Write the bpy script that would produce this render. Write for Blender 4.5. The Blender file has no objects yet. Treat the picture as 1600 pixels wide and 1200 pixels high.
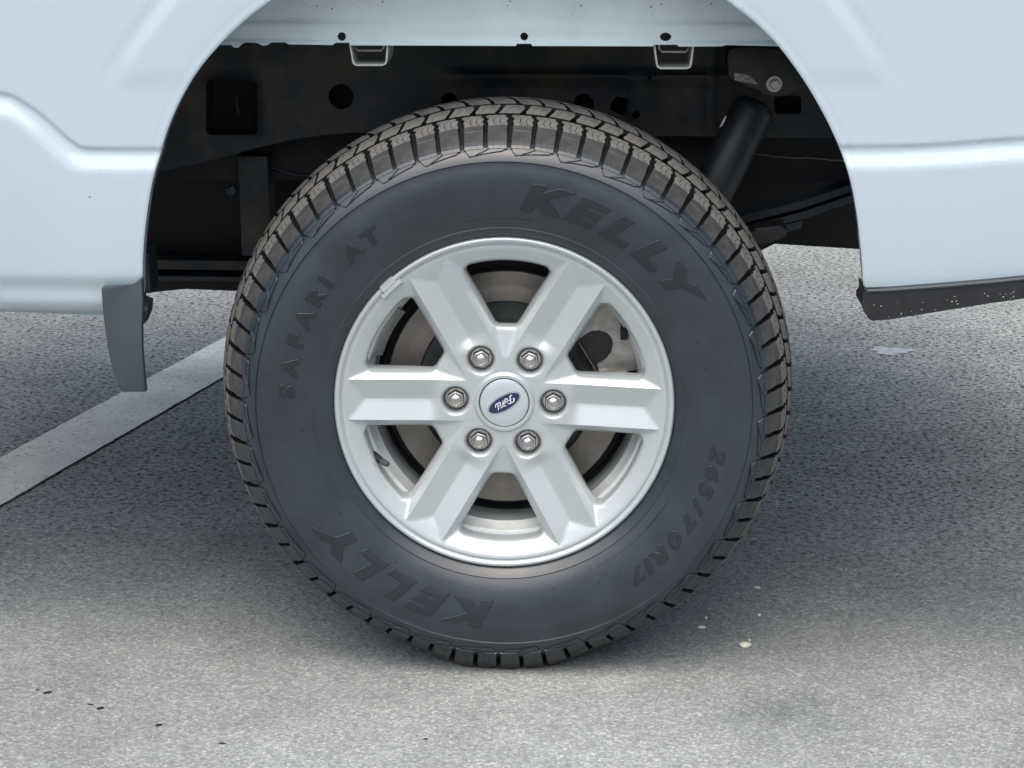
import bpy, bmesh, math, random
import numpy as np
from mathutils import Vector, Matrix
from mathutils.geometry import delaunay_2d_cdt
random.seed(7)
rng = np.random.default_rng(7)
S = bpy.context.scene
COL = S.collection
rad = math.radians
PI = math.pi

# ------------------------------------------------------------------ camera
HZ = 0.390                                   # height of the wheel hub above the ground
CAM = Vector((0.1112, -3.0, HZ + 0.7805))
PITCH, YAW, FPX = 0.2449, -0.0333, 3533.9    # focal length in pixels of a 1600 px wide frame
cp, sp_, cy_, sy_ = math.cos(PITCH), math.sin(PITCH), math.cos(YAW), math.sin(YAW)
def cam2world(x, dep, up):
    y = dep * cp + up * sp_
    z = -dep * sp_ + up * cp
    return Vector((x * cy_ + y * sy_, -x * sy_ + y * cy_, z))
right_v, up_v, fwd_v = cam2world(1, 0, 0), cam2world(0, 0, 1), cam2world(0, 1, 0)
cam_d = bpy.data.cameras.new('camera')
cam_d.sensor_width = 36.0
cam_d.lens = FPX * 36.0 / 1600.0
cam_d.clip_start = 0.05
cam_d.clip_end = 1000
cam = bpy.data.objects.new('camera', cam_d)
M = Matrix.Identity(4)
for i in range(3):
    M[i][0], M[i][1], M[i][2], M[i][3] = right_v[i], up_v[i], -fwd_v[i], CAM[i]
cam.matrix_world = M
COL.objects.link(cam)
S.camera = cam

def at(px, py, Y):
    """point of the plane y = Y seen at a pixel of the 1600x1200 photograph"""
    d = cam2world((px - 800) / FPX, 1.0, -(py - 600) / FPX)
    return CAM + d * ((Y - CAM.y) / d.y)
def xz(px, py, Y):
    p = at(px, py, Y)
    return (p.x, p.z)
def ground(px, py, z=0.0):
    d = cam2world((px - 800) / FPX, 1.0, -(py - 600) / FPX)
    return CAM + d * ((z - CAM.z) / d.z)

# ------------------------------------------------------------------ light
SUN_EL, SUN_AZ = 66.0, -10.0                  # soft overcast light from above, behind the camera
w = bpy.data.worlds.new('World')
S.world = w
w.use_nodes = True
nt = w.node_tree
sky = nt.nodes.new('ShaderNodeTexSky')
sky.sky_type = 'NISHITA'
sky.sun_disc = False
sky.sun_elevation = rad(SUN_EL)
sky.sun_rotation = rad(180 - SUN_AZ)
sky.air_density = 0.7
sky.dust_density = 5.0
sky.ozone_density = 0.0
bg = nt.nodes['Background']
bg.inputs['Strength'].default_value = 0.10
nt.links.new(sky.outputs[0], bg.inputs[0])
sun_d = bpy.data.lights.new('sun', 'SUN')
sun_d.energy = 1.5
sun_d.angle = rad(85)
sun_d.color = (0.99, 1.0, 0.95)
sun = bpy.data.objects.new('sun', sun_d)
sdir = Vector((math.sin(rad(SUN_AZ)) * math.cos(rad(SUN_EL)), -math.cos(rad(SUN_AZ)) * math.cos(rad(SUN_EL)), math.sin(rad(SUN_EL))))
sun.rotation_euler = sdir.to_track_quat('Z', 'Y').to_euler()
COL.objects.link(sun)
S.view_settings.view_transform = 'Standard'
S.view_settings.look = 'None'
S.view_settings.gamma = 1.0
S.view_settings.use_curve_mapping = False
S.view_settings.exposure = 0.80

# ------------------------------------------------------------------ materials
def mat(name, base, rough=0.5, metal=0.0, coat=0.0, spec=0.5, var=0.0, var_scale=20, tint=None,
        bump=0.0, bump_scale=300, bump_dist=0.001, rvar=0.0, r0=0.35, r1=0.68):
    m = bpy.data.materials.new(name)
    m.use_nodes = True
    n = m.node_tree.nodes
    l = m.node_tree.links
    b = n['Principled BSDF']
    b.inputs['Base Color'].default_value = (*base, 1)
    b.inputs['Roughness'].default_value = rough
    b.inputs['Metallic'].default_value = metal
    b.inputs['Coat Weight'].default_value = coat
    b.inputs['Coat Roughness'].default_value = 0.06
    b.inputs['Specular IOR Level'].default_value = spec
    tc = n.new('ShaderNodeTexCoord')
    if var or tint:
        no = n.new('ShaderNodeTexNoise')
        no.inputs['Scale'].default_value = var_scale
        no.inputs['Detail'].default_value = 6
        no.inputs['Roughness'].default_value = 0.62
        l.new(tc.outputs['Object'], no.inputs['Vector'])
        cr = n.new('ShaderNodeValToRGB')
        cr.color_ramp.elements[0].position = r0
        cr.color_ramp.elements[1].position = r1
        t2 = tint or tuple(c * (1 + var) for c in base)
        t1 = base if tint else tuple(c * (1 - var) for c in base)
        cr.color_ramp.elements[0].color = (*t1, 1)
        cr.color_ramp.elements[1].color = (*t2, 1)
        l.new(no.outputs['Fac'], cr.inputs['Fac'])
        l.new(cr.outputs['Color'], b.inputs['Base Color'])
        if rvar:
            mr = n.new('ShaderNodeMapRange')
            mr.inputs['To Min'].default_value = rough - rvar
            mr.inputs['To Max'].default_value = rough + rvar
            l.new(no.outputs['Fac'], mr.inputs['Value'])
            l.new(mr.outputs['Result'], b.inputs['Roughness'])
    if bump:
        nb = n.new('ShaderNodeTexNoise')
        nb.inputs['Scale'].default_value = bump_scale
        nb.inputs['Detail'].default_value = 3
        l.new(tc.outputs['Object'], nb.inputs['Vector'])
        bu = n.new('ShaderNodeBump')
        bu.inputs['Strength'].default_value = bump
        bu.inputs['Distance'].default_value = bump_dist
        l.new(nb.outputs['Fac'], bu.inputs['Height'])
        l.new(bu.outputs['Normal'], b.inputs['Normal'])
    return m

def asphalt_material(name, paint=False):
    m = bpy.data.materials.new(name)
    m.use_nodes = True
    n = m.node_tree.nodes
    l = m.node_tree.links
    b = n['Principled BSDF']
    tc = n.new('ShaderNodeTexCoord')
    def noise(scale, detail=2, rough=0.5):
        q = n.new('ShaderNodeTexNoise')
        q.inputs['Scale'].default_value = scale
        q.inputs['Detail'].default_value = detail
        q.inputs['Roughness'].default_value = rough
        l.new(tc.outputs['Object'], q.inputs['Vector'])
        return q
    def ramp(src, stops):
        r = n.new('ShaderNodeValToRGB')
        els = r.color_ramp.elements
        while len(els) < len(stops):
            els.new(0.5)
        for e, (p, c) in zip(els, stops):
            e.position = p
            e.color = (*c, 1) if isinstance(c, tuple) else (c, c, c, 1)
        l.new(src, r.inputs['Fac'])
        return r
    def mix(f, a, c, mode='MIX'):
        x = n.new('ShaderNodeMix')
        x.data_type = 'RGBA'
        x.blend_type = mode
        for s_, v in ((x.inputs[0], f), (x.inputs[6], a), (x.inputs[7], c)):
            if hasattr(v, 'is_output'):
                l.new(v, s_)
            else:
                s_.default_value = v
        return x.outputs[2]
    vo = n.new('ShaderNodeTexVoronoi')
    vo.inputs['Scale'].default_value = 270
    vo.inputs['Randomness'].default_value = 1.0
    l.new(tc.outputs['Object'], vo.inputs['Vector'])
    sep = n.new('ShaderNodeSeparateColor')
    l.new(vo.outputs['Color'], sep.inputs[0])
    if paint:
        stones = ramp(sep.outputs[0], [(0.0, (0.70, 0.715, 0.665)), (0.5, (0.78, 0.795, 0.74)), (1.0, (0.84, 0.855, 0.80))])
    else:
        stones = ramp(sep.outputs[0], [(0.0, (0.205, 0.222, 0.220)), (0.5, (0.270, 0.290, 0.286)), (0.85, (0.335, 0.358, 0.350)), (0.95, (0.395, 0.415, 0.40)), (1.0, (0.47, 0.485, 0.455))])
    fine = noise(520, 3, 0.6)
    fr = ramp(fine.outputs['Fac'], [(0.30, 0.74), (0.70, 1.24)])
    c = mix(1.0, stones.outputs['Color'], fr.outputs['Color'], 'MULTIPLY')
    # dark pits between the stones, more of them where the surface is coarse
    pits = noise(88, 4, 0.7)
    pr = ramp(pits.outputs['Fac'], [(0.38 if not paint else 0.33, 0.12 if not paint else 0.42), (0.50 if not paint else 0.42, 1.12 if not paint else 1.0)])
    coarse = noise(1.3, 3, 0.5)
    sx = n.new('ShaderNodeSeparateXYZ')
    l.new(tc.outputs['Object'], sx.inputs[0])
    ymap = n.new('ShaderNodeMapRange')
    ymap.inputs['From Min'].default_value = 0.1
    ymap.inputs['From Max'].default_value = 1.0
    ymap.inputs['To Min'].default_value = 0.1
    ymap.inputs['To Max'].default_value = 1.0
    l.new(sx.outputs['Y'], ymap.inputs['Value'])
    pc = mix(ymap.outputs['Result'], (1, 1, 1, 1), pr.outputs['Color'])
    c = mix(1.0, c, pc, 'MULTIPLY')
    # broad worn patches
    lr = ramp(coarse.outputs['Fac'], [(0.3, 0.82), (0.7, 1.18)])
    c = mix(1.0, c, lr.outputs['Color'], 'MULTIPLY')
    mid = noise(9, 4, 0.6)
    md = ramp(mid.outputs['Fac'], [(0.3, 0.88), (0.72, 1.12)])
    c = mix(1.0, c, md.outputs['Color'], 'MULTIPLY')
    if not paint:
        # pale patch painted for the lit ground on the right, dusty strip in front
        for (cx, cy, rx, ry, colr, amt) in STAINS_AND_LIGHT:
            mp = n.new('ShaderNodeMapping')
            mp.vector_type = 'TEXTURE'
            mp.inputs['Location'].default_value = (cx, cy, 0)
            mp.inputs['Scale'].default_value = (rx, ry, 100)
            l.new(tc.outputs['Object'], mp.inputs['Vector'])
            wob = noise(14, 4, 0.65)
            le = n.new('ShaderNodeVectorMath')
            le.operation = 'LENGTH'
            l.new(mp.outputs[0], le.inputs[0])
            su = n.new('ShaderNodeMath')
            su.operation = 'MULTIPLY_ADD'
            l.new(wob.outputs['Fac'], su.inputs[0])
            su.inputs[1].default_value = 1.6
            l.new(le.outputs['Value'], su.inputs[2])
            rr = ramp(su.outputs[0], [(0.75, amt), (1.0, 0.0)])
            rr.color_ramp.elements[0].position = 0.45
            rr.color_ramp.elements[1].position = 1.0
            half = n.new('ShaderNodeMath')
            half.operation = 'MULTIPLY'
            half.inputs[1].default_value = 0.55
            l.new(su.outputs[0], half.inputs[0])
            l.new(half.outputs[0], rr.inputs['Fac'])
            c = mix(rr.outputs['Color'], c, mix(1.0, c, (*colr, 1), 'MULTIPLY'))
    l.new(c, b.inputs['Base Color'])
    b.inputs['Roughness'].default_value = 0.85 if not paint else 0.6
    b.inputs['Specular IOR Level'].default_value = 0.35
    h1 = mix(0.5, pr.outputs['Color'], vo.outputs['Distance'])
    bu = n.new('ShaderNodeBump')
    bu.inputs['Strength'].default_value = 0.5 if not paint else 0.35
    bu.inputs['Distance'].default_value = 0.0035
    l.new(h1, bu.inputs['Height'])
    bu2 = n.new('ShaderNodeBump')
    bu2.inputs['Strength'].default_value = 0.35
    bu2.inputs['Distance'].default_value = 0.0015
    l.new(fine.outputs['Fac'], bu2.inputs['Height'])
    l.new(bu.outputs['Normal'], bu2.inputs['Normal'])
    l.new(bu2.outputs['Normal'], b.inputs['Normal'])
    return m

_g = ground
STAINS_AND_LIGHT = []
def stain(px, py, rx, ry, c, a):
    p = _g(px, py)
    STAINS_AND_LIGHT.append((p.x, p.y, rx, ry, c, a))
stain(1620, 575, 0.55, 0.9, (1.5, 1.46, 1.4), 0.8)  # open daylight past the truck's end, painted into the ground colour
stain(1240, 1115, 0.15, 0.14, (0.66, 0.68, 0.68), 0.8)
stain(375, 1010, 0.05, 0.10, (0.75, 0.75, 0.75), 0.8)
stain(900, 1060, 0.22, 0.06, (1.3, 1.25, 1.15), 0.6)
stain(360, 850, 0.08, 0.1, (0.7, 0.7, 0.7), 0.8)

MAT = {}
MAT['asphalt'] = asphalt_material('weathered_asphalt')
MAT['line'] = asphalt_material('worn_white_road_paint', paint=True)
MAT['paint'] = mat('white_car_paint', (0.485, 0.592, 0.665), 0.24, coat=1.0, bump=0.012, bump_scale=60, bump_dist=0.0006)
MAT['liner'] = mat('dull_grey_undercoat', (0.64, 0.755, 0.79), 0.5, var=0.06, var_scale=14, bump=0.08, bump_scale=90)
MAT['bracket'] = mat('bracket_primer', (0.52, 0.55, 0.53), 0.5, var=0.12, var_scale=30)
MAT['rubber'] = mat('sidewall_rubber', (0.011, 0.018, 0.027), 0.34, var=0.0, tint=(0.021, 0.032, 0.045), var_scale=15, spec=0.85, bump=0.10, bump_scale=520, bump_dist=0.0003, rvar=0.10)
MAT['letter'] = mat('raised_letter_rubber', (0.0085, 0.0145, 0.022), 0.38, spec=0.7, var=0.08, var_scale=25)
MAT['shoulder'] = mat('shoulder_rubber', (0.034, 0.039, 0.043), 0.5, tint=(0.078, 0.078, 0.076), var_scale=30, spec=0.4, bump=0.1, bump_scale=300, bump_dist=0.0005)
MAT['tread'] = mat('dusty_tread_rubber', (0.125, 0.125, 0.118), 0.85, tint=(0.215, 0.212, 0.196), var_scale=45, spec=0.3, bump=0.2, bump_scale=500, bump_dist=0.0006)
MAT['groove'] = mat('groove_rubber', (0.013, 0.014, 0.016), 0.7, spec=0.3)
MAT['silver'] = mat('silver_wheel_paint', (0.545, 0.595, 0.612), 0.32, metal=0.42, coat=0.35, var=0.015, var_scale=40)
MAT['barrel'] = mat('cast_barrel_paint', (0.66, 0.70, 0.69), 0.45, metal=0.3, var=0.08, var_scale=40, bump=0.1, bump_scale=300)
MAT['chrome'] = mat('nut_chrome', (0.62, 0.60, 0.57), 0.20, metal=1.0, var=0.1, var_scale=160)
MAT['rotor'] = mat('brake_disc_iron', (0.27, 0.245, 0.215), 0.42, metal=0.6, var=0.14, var_scale=35)
MAT['hat'] = mat('brake_hat_iron', (0.085, 0.095, 0.095), 0.6, metal=0.3, var=0.3, var_scale=40)
MAT['caliper'] = mat('cast_caliper', (0.42, 0.40, 0.37), 0.5, metal=0.5, var=0.2, var_scale=60, bump=0.2, bump_scale=200)
MAT['black'] = mat('black_plastic', (0.018, 0.020, 0.023), 0.5, var=0.2, var_scale=40, bump=0.15, bump_scale=300)
MAT['flap'] = mat('grey_moulded_plastic', (0.046, 0.060, 0.074), 0.48, var=0.08, var_scale=15, bump=0.06, bump_scale=500)
MAT['frame'] = mat('chassis_black', (0.006, 0.014, 0.020), 0.55, tint=(0.085, 0.052, 0.022), r0=0.46, r1=0.74, var_scale=9, bump=0.15, bump_scale=70)
MAT['under'] = mat('underbody_black', (0.008, 0.010, 0.013), 0.7, var=0.3, var_scale=9)
MAT['shock'] = mat('shock_paint', (0.010, 0.016, 0.023), 0.45, var=0.4, var_scale=25)
MAT['badge_blue'] = mat('badge_blue', (0.006, 0.013, 0.085), 0.25, coat=0.8)
MAT['badge_silver'] = mat('badge_silver', (0.80, 0.83, 0.85), 0.25, metal=0.3)
MAT['cap'] = mat('cap_silver', (0.60, 0.65, 0.69), 0.30, metal=0.4, coat=0.7)
MAT['bolt'] = mat('zinc_bolt', (0.55, 0.54, 0.48), 0.45, metal=0.5, var=0.2, var_scale=120)
MAT['grainy_metal'] = mat('grainy_strip_metal', (0.42, 0.44, 0.44), 0.5, metal=0.5, tint=(0.62, 0.63, 0.62), var_scale=260, bump=0.7, bump_scale=330, bump_dist=0.002)
MAT['chip'] = mat('pale_chip', (0.80, 0.78, 0.68), 0.8, var=0.15, var_scale=200)
MAT['dark_bit'] = mat('dark_bit', (0.012, 0.012, 0.012), 0.7, var=0.2, var_scale=90)
MAT['splash'] = mat('dried_splash', (0.42, 0.46, 0.47), 0.7, tint=(0.66, 0.70, 0.71), var_scale=60, bump=0.5, bump_scale=200, bump_dist=0.002)
MAT['label'] = mat('paper_label', (0.50, 0.49, 0.44), 0.7, tint=(0.16, 0.16, 0.15), var_scale=160)
MAT['wire'] = mat('dusty_cable', (0.14, 0.13, 0.10), 0.7)

# ------------------------------------------------------------------ mesh helpers
def finish(name, me, m, parent=None, smooth=None, kind=None):
    me.materials.append(m)
    if smooth is not None:
        me.polygons.foreach_set('use_smooth', [True] * len(me.polygons))
        if smooth < 179:
            me.set_sharp_from_angle(angle=rad(smooth))
    o = bpy.data.objects.new(name, me)
    COL.objects.link(o)
    if parent:
        o.parent = parent
    if kind:
        o['kind'] = kind
    return o
def mesh(name, V, F, m, parent=None, smooth=None, kind=None, fix=False):
    me = bpy.data.meshes.new(name)
    me.from_pydata([tuple(v) for v in V], [], F)
    if fix:
        bm = bmesh.new(); bm.from_mesh(me)
        bmesh.ops.recalc_face_normals(bm, faces=bm.faces)
        bm.to_mesh(me); bm.free()
    me.update()
    return finish(name, me, m, parent, smooth, kind)
def from_bm(name, bm, m, parent=None, smooth=None, kind=None):
    me = bpy.data.meshes.new(name)
    bmesh.ops.recalc_face_normals(bm, faces=bm.faces)
    bm.to_mesh(me); bm.free()
    return finish(name, me, m, parent, smooth, kind)
def tag(o, label=None, cat=None, group=None, kind=None):
    if label: o['label'] = label
    if cat: o['category'] = cat
    if group: o['group'] = group
    if kind: o['kind'] = kind
    return o
def lathe(name, prof, segs, m, parent=None, c=(0, 0, HZ), smooth=35, post=None, closed=False):
    """profile of (y, r) turned round the axle"""
    P = np.array(prof)
    t = np.linspace(0, 2 * PI, segs, endpoint=False)
    n = len(P)
    V = np.empty((segs, n, 3))
    V[:, :, 0] = np.cos(t)[:, None] * P[None, :, 1] + c[0]
    V[:, :, 1] = P[None, :, 0] + c[1]
    V[:, :, 2] = np.sin(t)[:, None] * P[None, :, 1] + c[2]
    V = V.reshape(-1, 3)
    if post is not None:
        V = post(V)
    F = []
    rng_n = n if closed else n - 1
    for i in range(segs):
        j = (i + 1) % segs
        for k in range(rng_n):
            k2 = (k + 1) % n
            F.append((i * n + k, j * n + k, j * n + k2, i * n + k2))
    return mesh(name, V.tolist(), F, m, parent, smooth)
def box_bm(bm, c, s, R=None, bev=0.0):
    r = bmesh.ops.create_cube(bm, size=1)
    vs = r['verts']
    for v in vs:
        v.co = Vector((v.co.x * s[0], v.co.y * s[1], v.co.z * s[2]))
    if bev:
        es = list({e for v in vs for e in v.link_edges})
        q = bmesh.ops.bevel(bm, geom=es, offset=bev, segments=2, affect='EDGES', profile=0.5)
        vs = list({v for f in q['faces'] for v in f.verts} | {v for v in vs if v.is_valid})
    for v in vs:
        if R: v.co = R @ v.co
        v.co += Vector(c)
def prism_bm(bm, pts, y0, y1, bev=0.0):
    """outline in x,z pushed from y0 (front) to y1 (back)"""
    a = [bm.verts.new((p[0], y0, p[1])) for p in pts]
    b = [bm.verts.new((p[0], y1, p[1])) for p in pts]
    n = len(pts)
    f0 = bm.faces.new(a)
    bm.faces.new(list(reversed(b)))
    for i in range(n):
        bm.faces.new((a[i], b[i], b[(i + 1) % n], a[(i + 1) % n]))
    if bev:
        bmesh.ops.bevel(bm, geom=list(f0.edges), offset=bev, segments=2, affect='EDGES', profile=0.5)
def tube_bm(bm, pts, r, segs=10, caps=True, rads=None):
    rings = []
    pts = [Vector(p) for p in pts]
    for i, p in enumerate(pts):
        d = (pts[min(i + 1, len(pts) - 1)] - pts[max(i - 1, 0)]).normalized()
        u = d.cross(Vector((0, 0, 1)))
        if u.length < 1e-3: u = d.cross(Vector((0, 1, 0)))
        u.normalize(); v = d.cross(u)
        rr = rads[i] if rads else r
        rings.append([bm.verts.new(p + (u * math.cos(k * 2 * PI / segs) + v * math.sin(k * 2 * PI / segs)) * rr) for k in range(segs)])
    for a, b in zip(rings, rings[1:]):
        for k in range(segs):
            bm.faces.new((a[k], a[(k + 1) % segs], b[(k + 1) % segs], b[k]))
    if caps:
        bm.faces.new(rings[0]); bm.faces.new(list(reversed(rings[-1])))
def inside(poly, X, Z):
    P = np.asarray(poly)
    r = np.zeros(len(X), bool)
    j = len(P) - 1
    for i in range(len(P)):
        xi, zi, xj, zj = P[i, 0], P[i, 1], P[j, 0], P[j, 1]
        if zi != zj:
            r ^= ((zi > Z) != (zj > Z)) & (X < (xj - xi) * (Z - zi) / (zj - zi) + xi)
        j = i
    return r
def seg_dist(poly, X, Z, closed=True):
    P = np.asarray(poly)
    d = np.full(len(X), 1e9)
    n = len(P)
    for i in range(n if closed else n - 1):
        a, b = P[i], P[(i + 1) % n]
        ab = b - a
        t = np.clip(((X - a[0]) * ab[0] + (Z - a[1]) * ab[1]) / max(ab @ ab, 1e-12), 0, 1)
        d = np.minimum(d, np.hypot(X - a[0] - t * ab[0], Z - a[1] - t * ab[1]))
    return d
def resample(pts, step, closed=False):
    P = [np.array(p, float) for p in pts]
    if closed: P.append(P[0])
    out = []
    for a, b in zip(P, P[1:]):
        L = np.hypot(*(b - a)); k = max(1, int(round(L / step)))
        for i in range(k):
            out.append(tuple(a + (b - a) * i / k))
    if not closed: out.append(tuple(P[-1]))
    return out
def smooth_curve(pts, k=8):
    """Catmull-Rom through 2D points"""
    P = [np.array(p, float) for p in pts]
    P = [2 * P[0] - P[1]] + P + [2 * P[-1] - P[-2]]
    out = []
    for i in range(1, len(P) - 2):
        for t in np.linspace(0, 1, k, endpoint=False):
            a, b, c, d = P[i - 1], P[i], P[i + 1], P[i + 2]
            out.append(tuple(0.5 * (2 * b + (c - a) * t + (2 * a - 5 * b + 4 * c - d) * t * t + (3 * b - a - 3 * c + d) * t ** 3)))
    out.append(tuple(P[-2]))
    return out
def cdt_sheet(name, outer, holes, pts, hfun, m, parent, depth=0.0, smooth=40, depth_fn=None):
    """a sheet in x,z with relief y = hfun(x, z), real holes and an edge folded back by depth"""
    V = [Vector(p) for p in outer]
    E = [(i, (i + 1) % len(outer)) for i in range(len(outer))]
    for h in holes:
        o = len(V)
        V += [Vector(p) for p in h]
        E += [(o + i, o + (i + 1) % len(h)) for i in range(len(h))]
    pts = np.asarray(pts)
    if len(pts):
        ok = inside(outer, pts[:, 0], pts[:, 1])
        for h in holes:
            ok &= ~inside(h, pts[:, 0], pts[:, 1])
        V += [Vector((float(p[0]), float(p[1]))) for p in pts[ok]]
    ov, oe, of, *_ = delaunay_2d_cdt(V, E, [], 0, 1e-7, False)
    A = np.array([(v.x, v.y) for v in ov])
    F = np.array(of)
    C = A[F].mean(axis=1)
    ok = inside(outer, C[:, 0], C[:, 1])
    for h in holes:
        ok &= ~inside(h, C[:, 0], C[:, 1])
    F = F[ok]
    a, b, c = A[F[:, 0]], A[F[:, 1]], A[F[:, 2]]
    cr = (b[:, 0] - a[:, 0]) * (c[:, 1] - a[:, 1]) - (b[:, 1] - a[:, 1]) * (c[:, 0] - a[:, 0])
    F = F[np.abs(cr) > 1e-12]
    cr = cr[np.abs(cr) > 1e-12]
    F[cr < 0] = F[cr < 0][:, ::-1]
    Y = hfun(A[:, 0], A[:, 1])
    V3 = np.c_[A[:, 0], Y, A[:, 1]]
    used = np.unique(F)
    mp = -np.ones(len(A), int); mp[used] = np.arange(len(used))
    V3 = V3[used]; F = mp[F]
    VV = V3.tolist(); FF = F.tolist()
    if depth:
        cnt = {}
        for f in FF:
            for i in range(3):
                e = (f[i], f[(i + 1) % 3])
                cnt[e] = 1
        bnd = [e for e in cnt if (e[1], e[0]) not in cnt]
        new = {}
        for e in bnd:
            for v in e:
                if v not in new:
                    new[v] = len(VV)
                    p = VV[v]
                    dd = depth if depth_fn is None else depth_fn(p)
                    VV.append([p[0], p[1] + dd, p[2]])
        for a_, b_ in bnd:
            FF.append([b_, a_, new[a_], new[b_]])
    return mesh(name, VV, FF, m, parent, smooth)
def hexgrid(x0, x1, z0, z1, s):
    xs = np.arange(x0, x1, s); zs = np.arange(z0, z1, s * 0.866)
    X, Z = np.meshgrid(xs, zs)
    X[1::2] += s / 2
    return np.c_[X.ravel(), Z.ravel()]
def circle(cx, cz, r, n=24, rz=None):
    return [(cx + r * math.cos(i * 2 * PI / n), cz + (rz or r) * math.sin(i * 2 * PI / n)) for i in range(n)]
def sstep(x):
    x = np.clip(x, 0, 1)
    return x * x * (3 - 2 * x)
def smin(a, b, k):
    h = np.clip(0.5 + 0.5 * (b - a) / k, 0, 1)
    return b * (1 - h) + a * h - k * h * (1 - h)

# ------------------------------------------------------------------ ground
def ground_sheet():
    xs = [-150, -20, -5, -2, 0, 2, 5, 20, 150]
    V = [(x, y, 0) for y in xs for x in xs]
    n = len(xs)
    F = [(j * n + i, j * n + i + 1, (j + 1) * n + i + 1, (j + 1) * n + i) for j in range(n - 1) for i in range(n - 1)]
    o = mesh('asphalt_ground', V, F, MAT['asphalt'])
    o['kind'] = 'structure'
ground_sheet()
def parking_line():
    u0, u1 = ground(0, 718), ground(352, 524)
    l0, l1 = ground(0, 793), ground(346, 598)
    d = ((u1 - u0).normalized() + (l1 - l0).normalized()).normalized()
    nrm = Vector((-d.y, d.x, 0))
    mid = (u0 + l0) * 0.5
    hw = abs((u0 - l0).dot(nrm)) * 0.5
    V, F = [], []
    N = 260
    for i in range(N + 1):
        t = -1.2 + 5.2 * i / N
        c = mid + d * t
        for s in (-1, 1):
            p = c + nrm * s * (hw + random.uniform(-1, 1) * 0.0010)
            V.append((p.x, p.y, 0.004))
    for i in range(N):
        F.append((2 * i, 2 * i + 2, 2 * i + 3, 2 * i + 1))
    o = mesh('painted_line', V, F, MAT['line'])
    tag(o, kind='structure')
parking_line()

# ------------------------------------------------------------------ the truck
truck = bpy.data.objects.new('pickup_truck', None)
COL.objects.link(truck)
tag(truck, 'white pickup truck, its rear wheel with silver six spoke rim filling the wheel arch', 'pickup truck')

# --- side panel with the wheel arch
YB = -0.036
arch_px = [(222, 452), (223.5, 400), (228, 350), (237, 292), (250, 240), (264, 196), (285, 150), (311, 108), (345, 68), (381, 33), (424, 0),
           (480, -38), (560, -78), (660, -106), (780, -117), (900, -106), (1000, -80), (1075, -42), (1134, 0), (1177, 33), (1211, 66), (1241, 104),
           (1270, 148), (1297, 198), (1319, 250), (1334, 308), (1344, 380), (1350, 452)]
arch = smooth_curve([xz(px, py, YB + 0.004) for px, py in arch_px], 10)
bl = [xz(px, py, YB + (0.034 if px < 200 else 0.02)) for px, py in ((222, 470), (218, 497), (160, 496.5), (100, 494), (50, 492), (0, 490))]
br = [xz(px, py + 4, YB + 0.01) for px, py in ((1350, 470), (1400, 470), (1500, 462), (1600, 452))]
outer = [(-1.5, bl[-1][1] + 0.01)] + bl[::-1] + arch + br + [(1.1, br[-1][1] + 0.02), (1.1, HZ + 0.95), (-1.5, HZ + 0.95)]
outer = resample(outer, 0.006, True)
cl = smooth_curve([(-1.5, xz(0, 145, YB)[1] + 0.01), (-0.9, xz(0, 148, YB)[1] + 0.004), (-0.7, xz(0, 150, YB)[1] + 0.001)] + [xz(px, py, YB) for px, py in ((0, 151), (22, 158), (58, 182), (92, 212), (112, 228), (132, 236.5), (180, 238), (250, 238))], 10)
crr = smooth_curve([xz(px, py, YB) for px, py in ((1318, 235), (1400, 234), (1460, 231.5), (1530, 227), (1600, 222))] + [(1.2, xz(1600, 222, YB)[1] + 0.03), (1.6, xz(1600, 222, YB)[1] + 0.045)], 10)
clx, clz = np.array(cl).T
crx, crz = np.array(crr).T
zlow = bl[-1][1]
fl = [xz(*p, YB) for p in ((300, -60), (262, 0), (225, 50), (190, 100), (166, 148))]
fr_ = [xz(*p, YB) for p in ((1262, -60), (1305, 0), (1340, 48), (1376, 100), (1396, 146))]
def panel_y(X, Z):
    zc = np.where(X < 0.1, np.interp(X, clx, clz), np.interp(X, crx, crz))
    dz = Z - zc
    slope = np.where(X < 0.1, np.abs(np.interp(X + 0.01, clx, clz) - np.interp(X - 0.01, clx, clz)) / 0.02, 0)
    k = 1 / np.sqrt(1 + slope ** 2)
    dzn = dz * k
    Y = np.full(len(X), YB)
    # above the body line the skin sits 9 mm further in, with a pressed crease at the line
    Y += 0.0085 * sstep((dzn + 0.030) / 0.031)
    Y -= 0.0030 * sstep((dzn - 0.0) / 0.0075)
    # slow barrel shape of the lower skin and the tuck to the sill
    low = np.clip((zc - 0.03 - Z) / 0.22, 0, 2)
    Y += 0.010 * low ** 2
    yh = np.interp(Z, [zlow + 0.035, zlow + 0.062], [1, 0])
    Y += np.where(X < 0.1, 0.008 * sstep(yh) * sstep((-0.35 - X) / 0.25), 0)
    t = np.clip((zlow + 0.026 - Z) / 0.026, 0, 1.1)
    Y += np.where(X < 0.1, 0.022 * t ** 2.2, 0)
    Y += 0.030 * np.clip(Z - HZ - 0.3, 0, 1) ** 2
    # pressed flare lines over the arch
    for line, sgn in ((fl, -1), (fr_, 1)):
        L = np.array(line)
        order = np.argsort(L[:, 1])
        xl = np.interp(Z, L[order, 1], L[order, 0])
        d = (X - xl) * sgn * 0.8
        fade = sstep((Z - L[-1, 1]) / 0.035) * np.clip(0.45 + (Z - L[-1, 1]) * 3.2, 0, 1.3)
        Y -= 0.0040 * fade * (1 - sstep((d + 0.015) / 0.020))
        Y += 0.0016 * fade * np.exp(-((d - 0.011) / 0.007) ** 2)
        # the flare melts into the arch lip
        Y += 0.0040 * fade * (1 - sstep((d + 0.125) / 0.10))
    da = seg_dist(arch[::2], X, Z, closed=False)
    Y += 0.0018 * np.clip(1 - da / 0.0030, 0, 1) ** 2
    Y += 0.0005 * np.exp(-((da - 0.010) / 0.004) ** 2)
    return Y
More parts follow.
